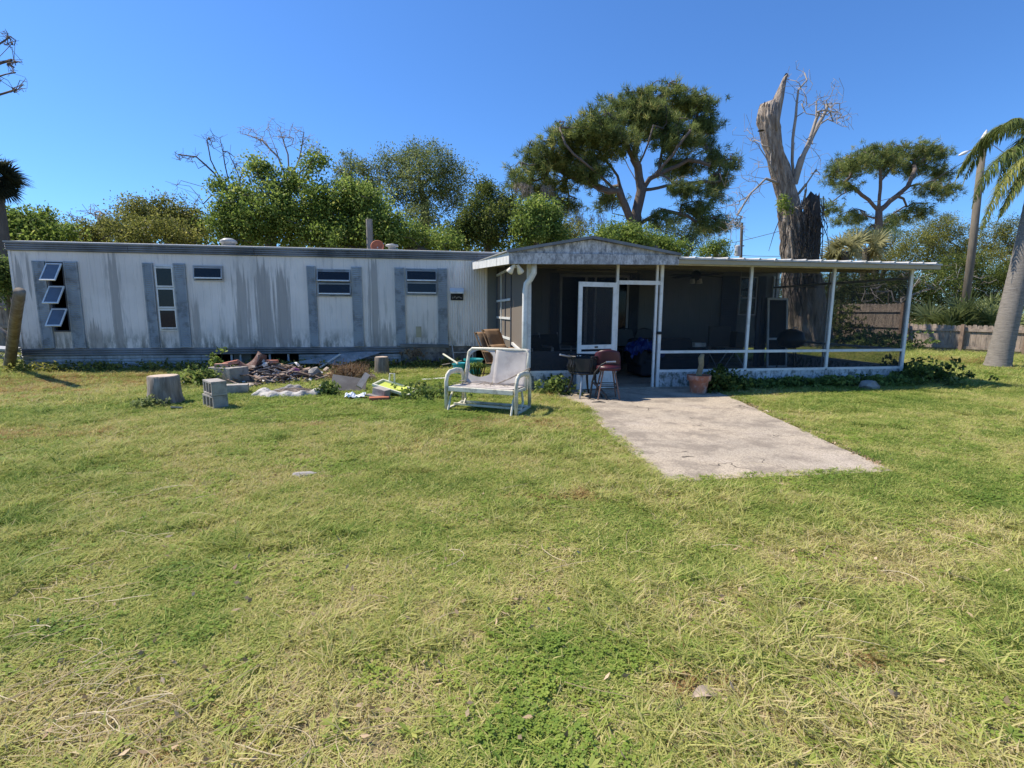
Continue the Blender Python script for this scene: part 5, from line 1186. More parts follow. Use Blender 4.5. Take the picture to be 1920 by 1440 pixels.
for i in range(51):
    f = i/50*(len(sp_)-1); k = min(int(f), len(sp_)-2); u = f-k; p = sp_[k].lerp(sp_[k+1], u); r = sr_[k]*(1-u)+sr_[k+1]*u; row = []
    for j in range(n):
        a = 2*pi*j/n; w = .95+.22*mn.noise(Vector((cos(a)*2, sin(a)*2, p.z*.8)))+.16*mn.noise(Vector((cos(a)*7, sin(a)*7, p.z*2.2)))
        row.append(p+Vector((cos(a)*r*w, sin(a)*r*w, mn.noise(Vector((cos(a)*3, sin(a)*3, 2)))*.45*max(0, (i-38)/12))))
    m = mb._a(row)
    if base is not None: mb.f += [(base+j, base+(j+1) % n, m+(j+1) % n, m+j) for j in range(n)]
    base = m
mb.f.append(tuple(base+j for j in range(n)))
M['stub'] = pm('dark_stub_bark', (.09, .075, .065), (.05, .042, .037), 4, .95, 1.0, 8, sc=(3, 3, 1), bdist=.06)
mb.build('side_stub', M['stub'], dt, smooth=True)
vn = MB(); rv = random.Random(58)
for k in range(170):
    on = rv.random() < .55
    px, py = (rv.uniform(1500, 1546), rv.uniform(366, 470)) if on else (rv.uniform(1462, 1512), rv.uniform(380, 560))
    a0 = at(px, py, YD-rv.uniform(.75, 1.0) if on else YD-rv.uniform(.75, 1.05)); L = rv.uniform(.4, 1.6); d = Vector((rv.uniform(-.35, .35), rv.uniform(-.2, .1), -1))
    vn.tube([a0, a0+d*L*.5+Vector((rv.uniform(-.15, .15), rv.uniform(-.1, .05), 0)), a0+d*L], [.02, .016, .008], 4)
vn.build('dead_vines', M['stub'], dt, kind='stuff')
kn = at(1427, 244, YD-.62); MB().lathe([(.005, 0), (.09, .0), (.12, -.02)], 10, kn).build('hollow', M['dark'], dt)
rn_ = np.random.default_rng(52)
def fan_targets(px0, py0, px1, py1, n, jx, jy):
    return [np.array(at(px0+(px1-px0)*q+rn_.normal(0, jx), py0+(py1-py0)*q+rn_.normal(0, jy), YD+rn_.normal(0, .8))) for q in rn_.random(n)]
tg = fan_targets(1490, 130, 1510, 200, 70, 12, 16)+fan_targets(1530, 185, 1590, 225, 170, 12, 12)+fan_targets(1560, 150, 1575, 190, 26, 7, 8)+fan_targets(1500, 250, 1545, 300, 26, 16, 16)
sl_ = [[tuple(at(1488, 345, YD)), tuple(at(1502, 300, YD-.3)), tuple(at(1518, 262, YD-.3)), tuple(at(1530, 225, YD-.2)), tuple(at(1531, 190, YD-.2))], [tuple(at(1502, 300, YD)), tuple(at(1525, 252, YD+.3)), tuple(at(1550, 205, YD+.3))], [tuple(at(1488, 340, YD)), tuple(at(1486, 280, YD-.2)), tuple(at(1492, 220, YD-.2)), tuple(at(1497, 168, YD-.2))]]
np_obj('limb', tree_mesh('limb', grow(sl_, tg, .006, .15, .35, .07, .2, 53)), M['bare'], dt)
tg = fan_targets(1400, 240, 1430, 290, 60, 14, 16)+fan_targets(1360, 400, 1420, 330, 130, 14, 24)+fan_targets(1365, 410, 1385, 430, 80, 12, 14)
sl_ = [[tuple(at(1462, 345, YD)), tuple(at(1436, 335, YD-.4)), tuple(at(1408, 362, YD-.5)), tuple(at(1385, 400, YD-.5))], [tuple(at(1462, 330, YD)), tuple(at(1436, 295, YD-.4)), tuple(at(1412, 262, YD-.5))]]
np_obj('limb', tree_mesh('limb', grow(sl_, tg, .006, .06, .35, .07, .2, 54)), M['bare'], dt)
tg = fan_targets(1525, 300, 1535, 350, 30, 10, 12)+fan_targets(1480, 380, 1540, 420, 40, 10, 20)
sl_ = [[tuple(at(1490, 372, YD)), tuple(at(1512, 345, YD-.5)), tuple(at(1530, 318, YD-.5))]]
np_obj('limb', tree_mesh('limb', grow(sl_, tg, .005, .05, .35, .08, .2, 55)), M['bare'], dt)
V, Fc, t_ = leaves([np.array(at(1466, 385, YD-.55)), np.array(at(1470, 375, YD-.6)), np.array(at(1476, 392, YD-.6))], 70, .25, .22, .05, 5, .6)
np_obj('sprouts', np_mesh('sprouts', V, Fc, t_), M['leaf_light'], dt, kind='stuff')
# --- bare trees
def bare_tree(label, base_px, Y, seeds, tgt, base_r, seed, mat='bare_dark', tip=.009):
    rr_ = np.random.default_rng(seed); sd = [[tuple(at(q[0], q[1], Y)) for q in poly] for poly in seeds]
    b0 = at(base_px, 560, Y); b0.z = 0; sd[0] = [tuple(b0-Vector((0, 0, .1)))]+sd[0]; T = []
    for x0, y0, x1, y1, n, j in tgt:
        for q in rr_.random(n): T.append(np.array(at(x0+(x1-x0)*q+rr_.normal(0, j), y0+(y1-y0)*q+rr_.normal(0, j), Y+rr_.normal(0, .8))))
    root = thing('bare_tree', label, 'tree', b0, 0); np_obj('trunk', tree_mesh('trunk', grow(sd, T, tip, base_r, .4, .07, .22, seed)), M[mat], root); return root
bare_tree('bare leafless tree with dark spreading limbs left of the bright green tree', 470, 23, [[(470, 440), (440, 385), (402, 325), (368, 294), (335, 290)], [(440, 385), (422, 310), (412, 258)], [(455, 410), (450, 335), (428, 285)], [(430, 370), (395, 300), (388, 262)], [(462, 430), (430, 395), (380, 350)]], [(330, 285, 375, 300, 50, 7), (385, 255, 420, 280, 60, 8), (425, 285, 465, 340, 50, 9), (325, 340, 375, 380, 36, 8), (440, 310, 470, 350, 24, 8)], .085, 61, tip=.006)
bare_tree('bare leafless tree with fine pale twigs above the bright green tree', 550, 26, [[(545, 440), (542, 350), (522, 295), (492, 264), (450, 248)], [(542, 350), (540, 290), (525, 245)], [(542, 350), (562, 295), (570, 248)], [(542, 365), (585, 315), (600, 280)], [(522, 295), (505, 250)]], [(448, 240, 500, 262, 70, 7), (505, 232, 545, 262, 130, 9), (550, 245, 600, 290, 150, 9), (480, 262, 520, 290, 40, 8), (590, 270, 610, 305, 40, 7)], .085, 62, 'bare', .006)
bare_tree('bare purplish twiggy tree between the two olive trees at left', 190, 25, [[(190, 450), (185, 410)]], [(160, 390, 215, 410, 60, 8), (125, 400, 160, 415, 20, 6)], .08, 63, 'bare')
bare_tree('bare tree reaching into the frame at the upper left edge', -170, 17, [[(-150, 420), (-110, 280), (-60, 210), (-15, 182), (30, 168)], [(-110, 280), (-70, 170), (-20, 125), (22, 112)], [(-70, 170), (-35, 110), (-5, 85), (18, 70)], [(-20, 125), (5, 100), (24, 80)]], [(5, 55, 26, 78, 26, 4), (-10, 70, 28, 92, 24, 5), (5, 118, 42, 114, 30, 5), (0, 150, 30, 132, 20, 5), (20, 168, 52, 166, 30, 4), (38, 166, 48, 145, 18, 4), (-80, 60, -10, 160, 40, 12)], .09, 64, 'bare_dark', .005)
bare_tree('tangle of bare grey branches behind the porch roof end', 1780, 20.5, [[(1780, 600), (1750, 540), (1710, 520)], [(1780, 600), (1800, 530)], [(1750, 540), (1690, 560)]], [(1680, 505, 1780, 540, 70, 12), (1780, 500, 1880, 540, 60, 14), (1640, 540, 1720, 570, 40, 14), (1590, 520, 1660, 560, 40, 14)], .1, 65, 'bare')
# --- palms
FROND = [(0, (0.125, 0.112, 0.037)), (0.35, (0.125, 0.163, 0.044)), (0.7, (0.2, 0.263, 0.075)), (1, (0.45, 0.438, 0.15))]
FAND = [(0, (0.052, 0.065, 0.026)), (0.4, (0.13, 0.163, 0.058)), (0.75, (0.247, 0.286, 0.117)), (1, (0.468, 0.468, 0.234))]
FANK = [(0, (.015, .018, .012)), (.5, (.035, .045, .025)), (1, (.08, .085, .05))]
for k_, st_ in dict(frond=FROND, fan=FAND, fandark=FANK, fanpale=[(0, (.16, .15, .07)), (.4, (.28, .27, .12)), (.75, (.42, .4, .2)), (1, (.55, .5, .3))]).items(): M['leaf_'+k_] = leafmat('palm_'+k_, st_, .4)
def fanleaf(c, d0, L, R_, rn, n=26, droop=.35, tb=None, w=.035, pet=True):
    V = []; Fc = []; T = []; d = Vector(d0).normalized(); c = Vector(c); hub = c+d*L; side = d.cross(Vector((0, 0, 1)))
    side = side.normalized() if side.length > .05 else Vector((1, 0, 0)); nrm = side.cross(d); rl = rn.uniform(-1.3, 1.3); side, nrm = side*cos(rl)+nrm*sin(rl), nrm*cos(rl)-side*sin(rl); tb = rn.uniform(.3, .75) if tb is None else tb
    if pet:
        m = len(V); V += [c-side*.012, c+side*.012, hub+side*.012, hub-side*.012]; Fc.append((m, m+1, m+2, m+3)); T.append(.8)
    for i in range(n):
        a = (i/(n-1)-.5)*rn.uniform(4.2, 4.6); dr = (d*cos(a)+side*sin(a)+nrm*.15*abs(a)).normalized(); l = R_*(1-.12*abs(a)/2)*rn.uniform(.85, 1.08); q = hub; m = len(V); k = 3; wd = nrm.cross(dr).normalized()
        for j in range(k+1):
            ww = w*(.5 if j == 0 else 1 if j == 1 else .7 if j == 2 else .05); V += [q-wd*ww*.5, q+wd*ww*.5]
            q = q+dr*l/k; dr = (dr+Vector((0, 0, -droop*(j+.5)/k))).normalized()
        for j in range(k): Fc.append((m+2*j, m+2*j+1, m+2*j+3, m+2*j+2)); T.append(min(1, max(0, tb+rn.gauss(0, .13))))
    return V, Fc, T
def join(parts):
    V = []; Fc = []; T = []
    for v, f, t_ in parts:
        n = len(V); V += [tuple(q) for q in v]; Fc += [tuple(n+i for i in q) for q in f]; T += list(t_)
    return V, Fc, T
M['palm_bark'] = pm('palm_trunk_bark', (.3, .27, .235), (.2, .18, .155), 3, .9, .8, 10, (.14, .125, .11), .6, 3, sc=(2, 2, 12), bdist=.02)
pbx = at(1889, 692, Z=0); pbx = pbx+Vector((0, .25, 0)); ptop = at(1958, 275, pbx.y)
qp = thing('queen_palm', 'tall palm with ringed grey trunk and drooping feather fronds at right', 'palm', pbx)
mb = MB(); prof = []; K = 60
for i in range(K+1):
    f = i/K; p = pbx.lerp(ptop, f)+Vector((.05*sin(f*3), 0, 0)); p.z = f*ptop.z-.05; r = .252*(1-.38*f)+.05*math.exp(-f*22)+.006*(i % 2)
    prof.append((p, r))
mb.tube([p for p, r in prof], [r for p, r in prof], 22); mb.build('trunk', M['palm_bark'], qp, smooth=True)
rn = random.Random(71); cr = ptop+Vector((0, 0, .15))
def feather(path, rn, leaf=.5, n=54, tb=.5, hang=.55):
    """a feather frond along a bent midrib: leaflets hang from both sides"""
    path = [Vector(p) for p in path]; V = []; Fc = []; T = []
    def bez(f):
        q = list(path)
        while len(q) > 1: q = [x.lerp(y, f) for x, y in zip(q, q[1:])]
        return q[0]
    pts = [bez(i/n) for i in range(n+1)]
    for i in range(n):
        p = pts[i]; d = (pts[i+1]-pts[i]).normalized(); side = d.cross(Vector((0, 0, 1))); side = side.normalized() if side.length > .05 else Vector((0, 1, 0))
        if i < 6: continue
        l = leaf*(sin(pi*min(1, .14+i/n*.9))**.55)
        for s_ in (-1, 1):
            for rep in range(3):
                a = (side*s_*rn.uniform(.4, 1)+d*rn.uniform(.35, .9)+Vector((0, 0, rn.uniform(-.3, .5)))).normalized(); q = p+d*rn.uniform(0, .02); w = rn.uniform(.018, .03); m = len(V); k = 4; ll = l*rn.uniform(.75, 1.12); hg = rn.uniform(hang*.6, hang*1.4); tt = min(1, max(0, tb+rn.gauss(0, .17)+(.25 if rn.random() < .12 else 0)))
                for j in range(k+1):
                    ww = w*(1-(j/k)**2)*.5+.002; wd = a.cross(Vector((0, 0, 1))); wd = wd.normalized() if wd.length > .1 else side
                    V += [q-wd*ww, q+wd*ww]; a = (a+Vector((0, 0, -hg))).normalized(); q = q+a*ll/k
                for j in range(k): Fc.append((m+2*j, m+2*j+1, m+2*j+3, m+2*j+2)); T.append(tt)
    for a_, b_ in zip(pts[:-1:2], pts[2::2]):
        m = len(V); w = .018; u = Vector((0, 0, w)); sd_ = Vector((w, 0, 0)); V += [a_-sd_, a_+sd_, b_+sd_*.8, b_-sd_*.8, a_-u, a_+u, b_+u, b_-u]
        Fc += [(m, m+1, m+2, m+3), (m+4, m+5, m+6, m+7)]; T += [.95, .95]
    return V, Fc, T
yq = pbx.y; rn = random.Random(171)
def pth(*pp): return [cr]+[at(a_, b_, yq+c_) for a_, b_, c_ in pp]
for path, tb, lf in ((pth((1925, 225, -.1), (1895, 195, -.1), (1872, 262, -.15)), .45, .36), (pth((1915, 262, -.3), (1845, 285, -.5), (1822, 392, -.6)), .5, .5), (pth((1925, 290, .3), (1872, 318, .3), (1836, 446, .3)), .8, .5), (pth((1940, 300, .1), (1905, 330, .1), (1868, 420, .2)), .78, .42)):
    V, Fc, T = feather(path, rn, lf, 58, tb); np_obj('frond', np_mesh('frond', V, Fc, T), M['leaf_frond'], qp)
for k in range(9):                                      # the rest of the crown, beyond the frame
    az = -1.2+k*.38; d = Vector((cos(az), sin(az), 0)); r_ = rn.uniform(1.7, 2.2); up_ = rn.uniform(.2, 1.4)
    V, Fc, T = feather([cr, cr+d*r_*.4+Vector((0, 0, up_)), cr+d*r_*.8+Vector((0, 0, up_*.6)), cr+d*r_+Vector((0, 0, up_*.3-1.0))], rn, .5, 50, rn.uniform(.35, .7)); np_obj('frond', np_mesh('frond', V, Fc, T), M['leaf_frond'], qp)
def fan_palm(label, c, base, n, L, R_, mat, seed, elev=(-.5, 1), half=None, trunk_r=.2, cat='palm', w=.05, nb=26):
    rn = random.Random(seed); root = thing('fan_palm', label, cat, base)
    MB().tube([base-Vector((0, 0, .1)), Vector(c)], [trunk_r*1.15, trunk_r], 12).build('trunk', M['branch'], root)
    for i in range(n):
        a = rn.uniform(0, 2*pi); e = rn.uniform(*elev); d = Vector((cos(a), sin(a), e)); V, Fc, T = fanleaf(c, d, L*rn.uniform(.7, 1.15), R_*rn.uniform(.8, 1.1), rn, nb, .45, None, w)
        np_obj('fan_leaf', np_mesh('fan_leaf', V, Fc, T), M[mat], root)
    return root
c = at(-14, 330, 19.0); fan_palm('dark cabbage palm with hanging fan leaves at the left edge', c, Vector((c.x, 19, 0)), 60, .42, .62, 'leaf_fandark', 72, (-2.2, 1.2))
for k, (px, py, Y, s_, lab) in enumerate(((1585, 478, 24, .8, 'pale cabbage palm head left of the far pine foot above the porch roof'), (1625, 472, 25, .8, 'pale cabbage palm head right of its twin above the porch roof'))):
    c = at(px, py-6, Y); fan_palm(lab, c, Vector((c.x, Y, 0)), 24, .55, 1.0, 'leaf_fanpale', 73+k, (-.7, 1.3), None, .18, 'palm', .085, 17)
for k, (px, Y, n, lab) in enumerate(((1770, 17.6, 17, 'low fan palmetto behind the low fence nearest the porch'), (1822, 17.2, 22, 'tall fan palmetto behind the low fence at the utility pole foot'), (1868, 16.4, 15, 'fan palmetto behind the low fence beside the palm trunk'))):
    c = at(px, 600, Y); c.z = .55 if k != 1 else .8; fan_palm(lab, c, Vector((c.x, Y, 0)), n, (.8, 1.0, .7)[k], .95, 'leaf_fan', 80+k, (.05, 1.7), None, .12, 'palmetto', .07, 19)
# far woods that close the horizon
rn = np.random.default_rng(90); cc = []
for i in range(1300):
    a = rn.uniform(-1.25, 1.45); d = rn.uniform(62, 85); z = rn.random()**.7*6.5*(1+.25*sin(a*9)+.18*sin(a*23+1)); cc.append((sin(a)*d, cos(a)*d, z))
for i in range(520):
    x_ = rn.uniform(-21, 9); z = 1+rn.random()**.8*6.0*(1+.1*sin(x_*.7)+.08*sin(x_*1.9+1)); cc.append((x_, rn.uniform(36, 41), z))
V, Fc, t_ = leaves(np.array(cc), 44, 1.2, .34, .18, 91, .2)
np_obj('far_woods', np_mesh('far_woods', V, Fc, t_), M['leaf_darkg'], None, kind='stuff', label='low dark line of far woods beyond the trees')
# ------------------------------------------------------------------ weeds and low plants
def plant(name, label, cat, c, r, h, n, L, mat, seed, group=None, stems=True, flat=.6):
    rn = np.random.default_rng(seed); pts = np.stack([rn.normal(0, r*.5, n), rn.normal(0, r*.42, n), np.abs(rn.normal(.45, .3, n))*h], 1)+np.array(c); pts[:, 2] = np.clip(pts[:, 2], .03, h*1.15)
    V, Fc, t_ = leaves(pts, 9, L*1.1, L, L*.55, seed, .2, rn.uniform(.2, .8, n), .6)
    root = thing(name, label, cat, c, 0, group); np_obj('foliage', np_mesh('foliage', V, Fc, t_), M[mat], root)
    mb = MB()
    for p in pts[:min(26, n)]: mb.tube([(c[0]+(p[0]-c[0])*.3, c[1]+(p[1]-c[1])*.3, 0), tuple(p)], .006, 3)
    mb.build('stems', M['leaf_green'], root); return root
plant('bush', 'pale leafed bushy weed at the left foot of the home', 'bush', at(92, 695, Z=0)+Vector((0, .3, 0)), .62, .5, 190, .08, 'leaf_grey', 101)
plant('bush', 'broad leafed weed clump left of the brick topped block', 'bush', at(388, 722, Z=0), .42, .36, 90, .085, 'leaf_green', 102)
plant('bush', 'tall leafy weed shoot beside the crawl space gap', 'bush', at(402, 708, Z=0)+Vector((0, .2, 0)), .12, .5, 24, .1, 'leaf_light', 103)
plant('bush', 'leafy weed at the porch knee wall behind the patio chair', 'bush', at(1040, 742, Z=0)+Vector((0, .12, 0)), .34, .3, 50, .09, 'leaf_green', 104)
plant('bush', 'dark leafy weed right of the terracotta pot', 'bush', at(1368, 737, Z=0)+Vector((0, .2, 0)), .36, .36, 110, .1, 'leaf_darkg', 105)
plant('bush', 'dark vine clump at the right porch corner on the shaded grass', 'bush', at(1745, 722, Z=0)+Vector((0, .3, 0)), .75, .42, 230, .1, 'leaf_darkg', 106)
plant('bush', 'weed climbing in the dark teal bucket', 'plant', at(893, 688, 10.1)+Vector((0, -.05, -.05)), .16, .3, 40, .06, 'leaf_green', 107)
plant('bush', 'leafy weed at the foot of the wide pale stump', 'bush', at(277, 764, Z=0), .22, .14, 46, .06, 'leaf_grey', 108)
plant('bush', 'leafy weed between the plastic sheet and grey panel', 'bush', at(612, 742, Z=0), .22, .22, 60, .07, 'leaf_green', 109)
plant('bush', 'green weed mass left of the glider bench', 'bush', at(802, 745, Z=0), .5, .2, 120, .07, 'leaf_green', 110)
plant('bush', 'vine cover at the foot of the dead trunk behind the porch', 'bush', Vector((16.9, 16.5, 0)), 1.6, .7, 260, .14, 'leaf_green', 111)
plant('bush', 'vine climbing the left part of the tall fence', 'bush', Vector((17.3, 18.8, .3)), .8, 1.5, 160, .12, 'leaf_darkg', 112)
# strip of dark ground cover along the porch wall
rn = np.random.default_rng(120); n = 520; px_ = rn.uniform(4.95, 9.6, n); pts = np.stack([px_, 8.52-np.abs(rn.normal(0, .17, n)), rn.random(n)*.16+.02], 1)
V, Fc, t_ = leaves(pts, 7, .1, .1, .055, 121, .2, None, .6); np_obj('ground_cover', np_mesh('ground_cover', V, Fc, t_), M['leaf_green'], None, kind='stuff', label='dark leafy ground cover along the porch knee wall')
n = 900; pts = np.stack([rn.uniform(-9, .9, n), 12.62-np.abs(rn.normal(0, .22, n)), rn.random(n)*.2+.02], 1)
V, Fc, t_ = leaves(pts, 5, .1, .09, .045, 122, .4, None, .9); np_obj('ground_cover', np_mesh('ground_cover', V, Fc, t_), M['leaf_olive'], None, kind='stuff', label='weeds along the foot of the home skirting')
n = 160; q = np.array(at(650, 722, Z=0)); pts = np.stack([q[0]+rn.normal(0, .2, n), q[1]+.4+rn.normal(0, .12, n), .1+rn.random(n)*.16], 1)
V, Fc, t_ = needles(pts, 9, .22, .012, 123); M['dead_frond'] = leafmat('dead_fronds', [(0, (.12, .07, .04)), (.5, (.26, .16, .09)), (1, (.42, .3, .18))], .2)
np_obj('dead_fronds', np_mesh('dead_fronds', V, Fc, t_), M['dead_frond'], None, kind='stuff', label='heap of dead brown fronds behind the grey panel')
q = np.array(at(670, 692, Z=0)); n = 420; pts = np.stack([q[0]+rn.normal(0, .55, n), q[1]+.3+rn.normal(0, .3, n), .03+rn.random(n)*.1], 1)
V, Fc, t_ = needles(pts, 8, .2, .012, 124); np_obj('dead_grass', np_mesh('dead_grass', V, Fc, t_), M['dead_frond'], None, kind='stuff', label='patch of dead brown grass by the slim stump')
# ================================================================== ground, concrete, lawn
def vnoise(x, y, sc, seed):
    x = x*sc; y = y*sc; xi = np.floor(x).astype(int); yi = np.floor(y).astype(int); fx = x-xi; fy = y-yi; fx = fx*fx*(3-2*fx); fy = fy*fy*(3-2*fy)
    def h(a, b):
        n = (a*374761393+b*668265263+seed*1442695041) & 0x7fffffff; n = ((n ^ (n >> 13))*1274126177) & 0x7fffffff; return ((n ^ (n >> 16)) & 0xffff)/65535.
    return (h(xi, yi)*(1-fx)+h(xi+1, yi)*fx)*(1-fy)+(h(xi, yi+1)*(1-fx)+h(xi+1, yi+1)*fx)*fy
def fbm(x, y, sc, seed): return .5*vnoise(x, y, sc, seed)+.3*vnoise(x, y, sc*2.1, seed+7)+.2*vnoise(x, y, sc*4.3, seed+13)
t = NT('lawn_soil'); p = t.pos()
c1 = t.mix(t.ramp(t.noise(p, 1.1, 6, .6), [(.4, 0), (.6, 1)]), (.24, .185, .1), (.13, .13, .05))
c1 = t.mix(t.ramp(t.noise(p, 22, 6, .7), [(.35, 0), (.65, 1)]), c1, (.34, .26, .15))
c1 = t.mix(t.ramp(t.noise(p, 90, 3, .7), [(.5, 0), (.7, .6)]), c1, (.1, .095, .045))
t.bump(t.noise(p, 60, 5), .8, .02); M['soil_lawn'] = t.fin(c1, .95, .1)
g = 900; mb = MB(); mb.v = [(-g, -500, 0), (g, -500, 0), (g, 1200, 0), (-g, 1200, 0)]; mb.f = [(0, 1, 2, 3)]
mb.build('ground', M['soil_lawn'], None, kind='structure', label='grassy ground of the yard')
t = NT('old_concrete_patio'); p = t.pos()
c = t.mix(t.ramp(t.noise(p, 1.0, 6, .6), [(.35, 0), (.65, 1)]), (.54, .45, .335), (.43, .37, .29))
c = t.mix(t.ramp(t.noise(t.map(p, loc=(4, 2, 0)), 2.3, 7, .7), [(.47, 0), (.6, .8)]), c, (.25, .21, .165))
c = t.mix(t.ramp(t.noise(t.map(p, loc=(9, 5, 0)), 1.6, 5, .6), [(.55, 0), (.68, .6)]), c, (.55, .47, .38))
c = t.mix(t.ramp(t.noise(p, 70, 5, .8), [(.38, .8), (.56, 0)]), c, (.16, .135, .11))
c = t.mix(t.ramp(t.noise(t.map(p, (1, 1.6, 1)), 24, 5, .8), [(.6, 0), (.7, .5)]), c, (.6, .55, .5))
wv = t.n('VectorMath', operation='ADD'); nz = t.n('TexNoise'); nz.inputs['Scale'].default_value = 3; t.t.links.new(p, nz.inputs['Vector']); t.t.links.new(p, wv.inputs[0]); t.t.links.new(nz.outputs['Color'], wv.inputs[1])
cr_ = t.voro(wv.outputs[0], .55, 'DISTANCE_TO_EDGE')
crk = t.math('MULTIPLY', t.ramp(cr_, [(0, 1), (.003, 1), (.007, 0)]), t.ramp(t.noise(p, 1.4, 3), [(.48, 0), (.56, 1)]))
c = t.mix(crk, c, (.06, .05, .04)); t.bump(t.noise(p, 45, 6, .7), .45, .012); M['patio'] = t.fin(c, .9, .2)
SL = [(1.86, 3.7), (4.04, 3.68), (4.45, 5.5), (4.86, 7.22), (5.05, 8.2), (5.0, 8.62), (2.05, 8.62), (1.95, 7.9), (2.2, 7.15), (2.05, 5.5)]
rn = random.Random(5); pl = []
for (a, b) in zip(SL, SL[1:]+SL[:1]):
    for k in range(7):
        f = k/7; pl.append((a[0]+(b[0]-a[0])*f+(rn.uniform(-.015, .015) if k else 0), a[1]+(b[1]-a[1])*f+(rn.uniform(-.015, .015) if k else 0), -.05))
MB().prism(pl, (0, 0, .072)).build('concrete_patio', M['patio'], None, kind='structure', label='worn concrete pad before the porch door')
MB().span((1.72, 8.62, -.05), (9.44, YW+.0, .03)).build('porch_floor', M['patio'], None, kind='structure', label='concrete floor of the screened porch')
M['litter'] = leafmat('pale_leaf_litter', [(0, (.25, .16, .09)), (.5, (.42, .3, .18)), (1, (.6, .46, .3))], .1)
rn = np.random.default_rng(400); k = rn.random(520); ex = np.interp(k, [0, .3, .7, 1], [4.06, 4.5, 4.9, 5.0]); ey = np.interp(k, [0, .3, .7, 1], [3.85, 5.5, 7.3, 7.7])
pts = np.stack([ex+np.abs(rn.normal(0, .05, 520)), ey+rn.normal(0, .05, 520), rn.uniform(.005, .02, 520)], 1)
V, Fc, t_ = leaves(pts, 4, .05, .04, .02, 401, .1, None, .3); np_obj('leaf_litter', np_mesh('leaf_litter', V, Fc, t_), M['litter'], None, kind='stuff', label='brown leaf litter along the right edge of the concrete pad')
# --- lawn of instanced tufts
lib = bpy.data.collections.new('turf_library')
def tuft_obj(name, seed, nb, rad, h0, h1, w, lean, mat, clover=False):
    rn = np.random.default_rng(seed); V = []; Fc = []; T = []
    for i in range(nb):
        a = rn.uniform(0, 2*pi); r = rad*math.sqrt(rn.random()); bx_, by_ = cos(a)*r, sin(a)*r; h = rn.uniform(h0, h1); az = rn.uniform(0, 2*pi); ln = rn.uniform(lean*.4, lean); tb = rn.random()
        if clover:
            hz_ = h; cx_, cy_ = bx_, by_
            for q in range(3):
                aa = az+q*2.1; l = w; m = len(V); dx, dy = cos(aa), sin(aa); sx, sy = -dy, dx; tl = rn.uniform(-.25, .35)*l
                V += [(cx_, cy_, hz_), (cx_+dx*l*.55+sx*l*.45, cy_+dy*l*.55+sy*l*.45, hz_+tl), (cx_+dx*l, cy_+dy*l, hz_+tl*1.1), (cx_+dx*l*.55-sx*l*.45, cy_+dy*l*.55-sy*l*.45, hz_+tl*.7)]
                Fc.append((m, m+1, m+2, m+3)); T.append(tb)
            continue
        dx, dy = cos(az), sin(az); sx, sy = -dy, dx; m = len(V); ww = w*rn.uniform(.7, 1.3)
        for k_, (f, wf) in enumerate(((0, 1), (.5, .85), (1, .12))):
            o_ = ln*f*f*h*1.5; z = h*f*(1-.35*ln*f)
            V += [(bx_+dx*o_-sx*ww*wf/2, by_+dy*o_-sy*ww*wf/2, z), (bx_+dx*o_+sx*ww*wf/2, by_+dy*o_+sy*ww*wf/2, z)]
        for k_ in range(2): Fc.append((m+2*k_, m+2*k_+1, m+2*k_+3, m+2*k_+2)); T.append(tb)
    o = bpy.data.objects.new(name, np_mesh(name, V, Fc, T)); o.data.materials.append(mat); lib.objects.link(o); return o
GR = [(0, (.64, .52, .32)), (.2, (.6, .52, .25)), (.38, (.53, .525, .17)), (.55, (.39, .43, .115)), (.75, (.21, .31, .06)), (1, (.075, .145, .028))]
M['grass'] = leafmat('grass_blades', GR, .42, .6, True, .1)
M['clover'] = leafmat('clover_leaves', [(0, (.36, .4, .08)), (.5, (.25, .34, .06)), (1, (.13, .22, .04))], .4, .6, True, .15)
for k in range(5): tuft_obj('turf_a%d' % k, 200+k, 22, .065, .012, .036, .0048, 2.3, M['grass'])
for k in range(3): tuft_obj('turf_b%d' % k, 210+k, 24, .09, .018, .05, .0065, 2.0, M['grass'])
for k in range(2): tuft_obj('turf_c%d' % k, 220+k, 24, .08, .012, .03, .015, 0, M['clover'], True)
for k in range(2): tuft_obj('turf_d%d' % k, 230+k, 18, .05, .04, .1, .006, 1.2, M['grass'])
for k in range(4): tuft_obj('turf_e%d' % k, 240+k, 32, .075, .014, .045, .0062, 1.0, M['grass'])
def in_poly(x, y, poly):
    ins = np.zeros(len(x), bool); n = len(poly)
    for i in range(n):
        x1, y1 = poly[i]; x2, y2 = poly[(i+1) % n]; c_ = ((y1 > y) != (y2 > y)) & (x < (x2-x1)*(y-y1)/(y2-y1+1e-12)+x1); ins ^= c_
    return ins
rng_ = np.random.default_rng(300)
SLn = [(x_+(.07 if x_ < 3 else .05), y_+(.08 if y_ < 5 else 0)) for x_, y_ in SL]
def scatter(n, x0, x1, y0, y1):
    x = rng_.uniform(x0, x1, n); y = rng_.uniform(y0, y1, n)
    P_ = np.stack([x, y, np.zeros(n)-EYE], 1); z = P_ @ CW; u = 960+F_PX*(P_ @ CR)/z; v = 720-F_PX*(P_ @ CU)/z
    ok = (z > .2) & (u > -420) & (u < 2340) & (v < 1640)
    x, y = x[ok], y[ok]
    edge = (fbm(x, y, 3.0, 77)-.5)*.22
    ok = ~in_poly(x+edge, y+edge*.5, SLn) & ~((x > 1.6) & (x < 9.5) & (y > 8.6) & (y < 12.9)) & ~((x > XL) & (x < XR) & (y > YW-.05) & (y < 16.3))
    dirt = np.hypot((x-rc.x)/.48, (y-rc.y-.08)/.28) < 1; ok &= ~dirt
    ok &= ~(np.hypot((x-hp.x)/.75, (y-hp.y-.1)/.4) < 1)
    return x[ok], y[ok]
X_ = []; Y_ = []; I_ = []; T_ = []; S_ = []; R_d = []
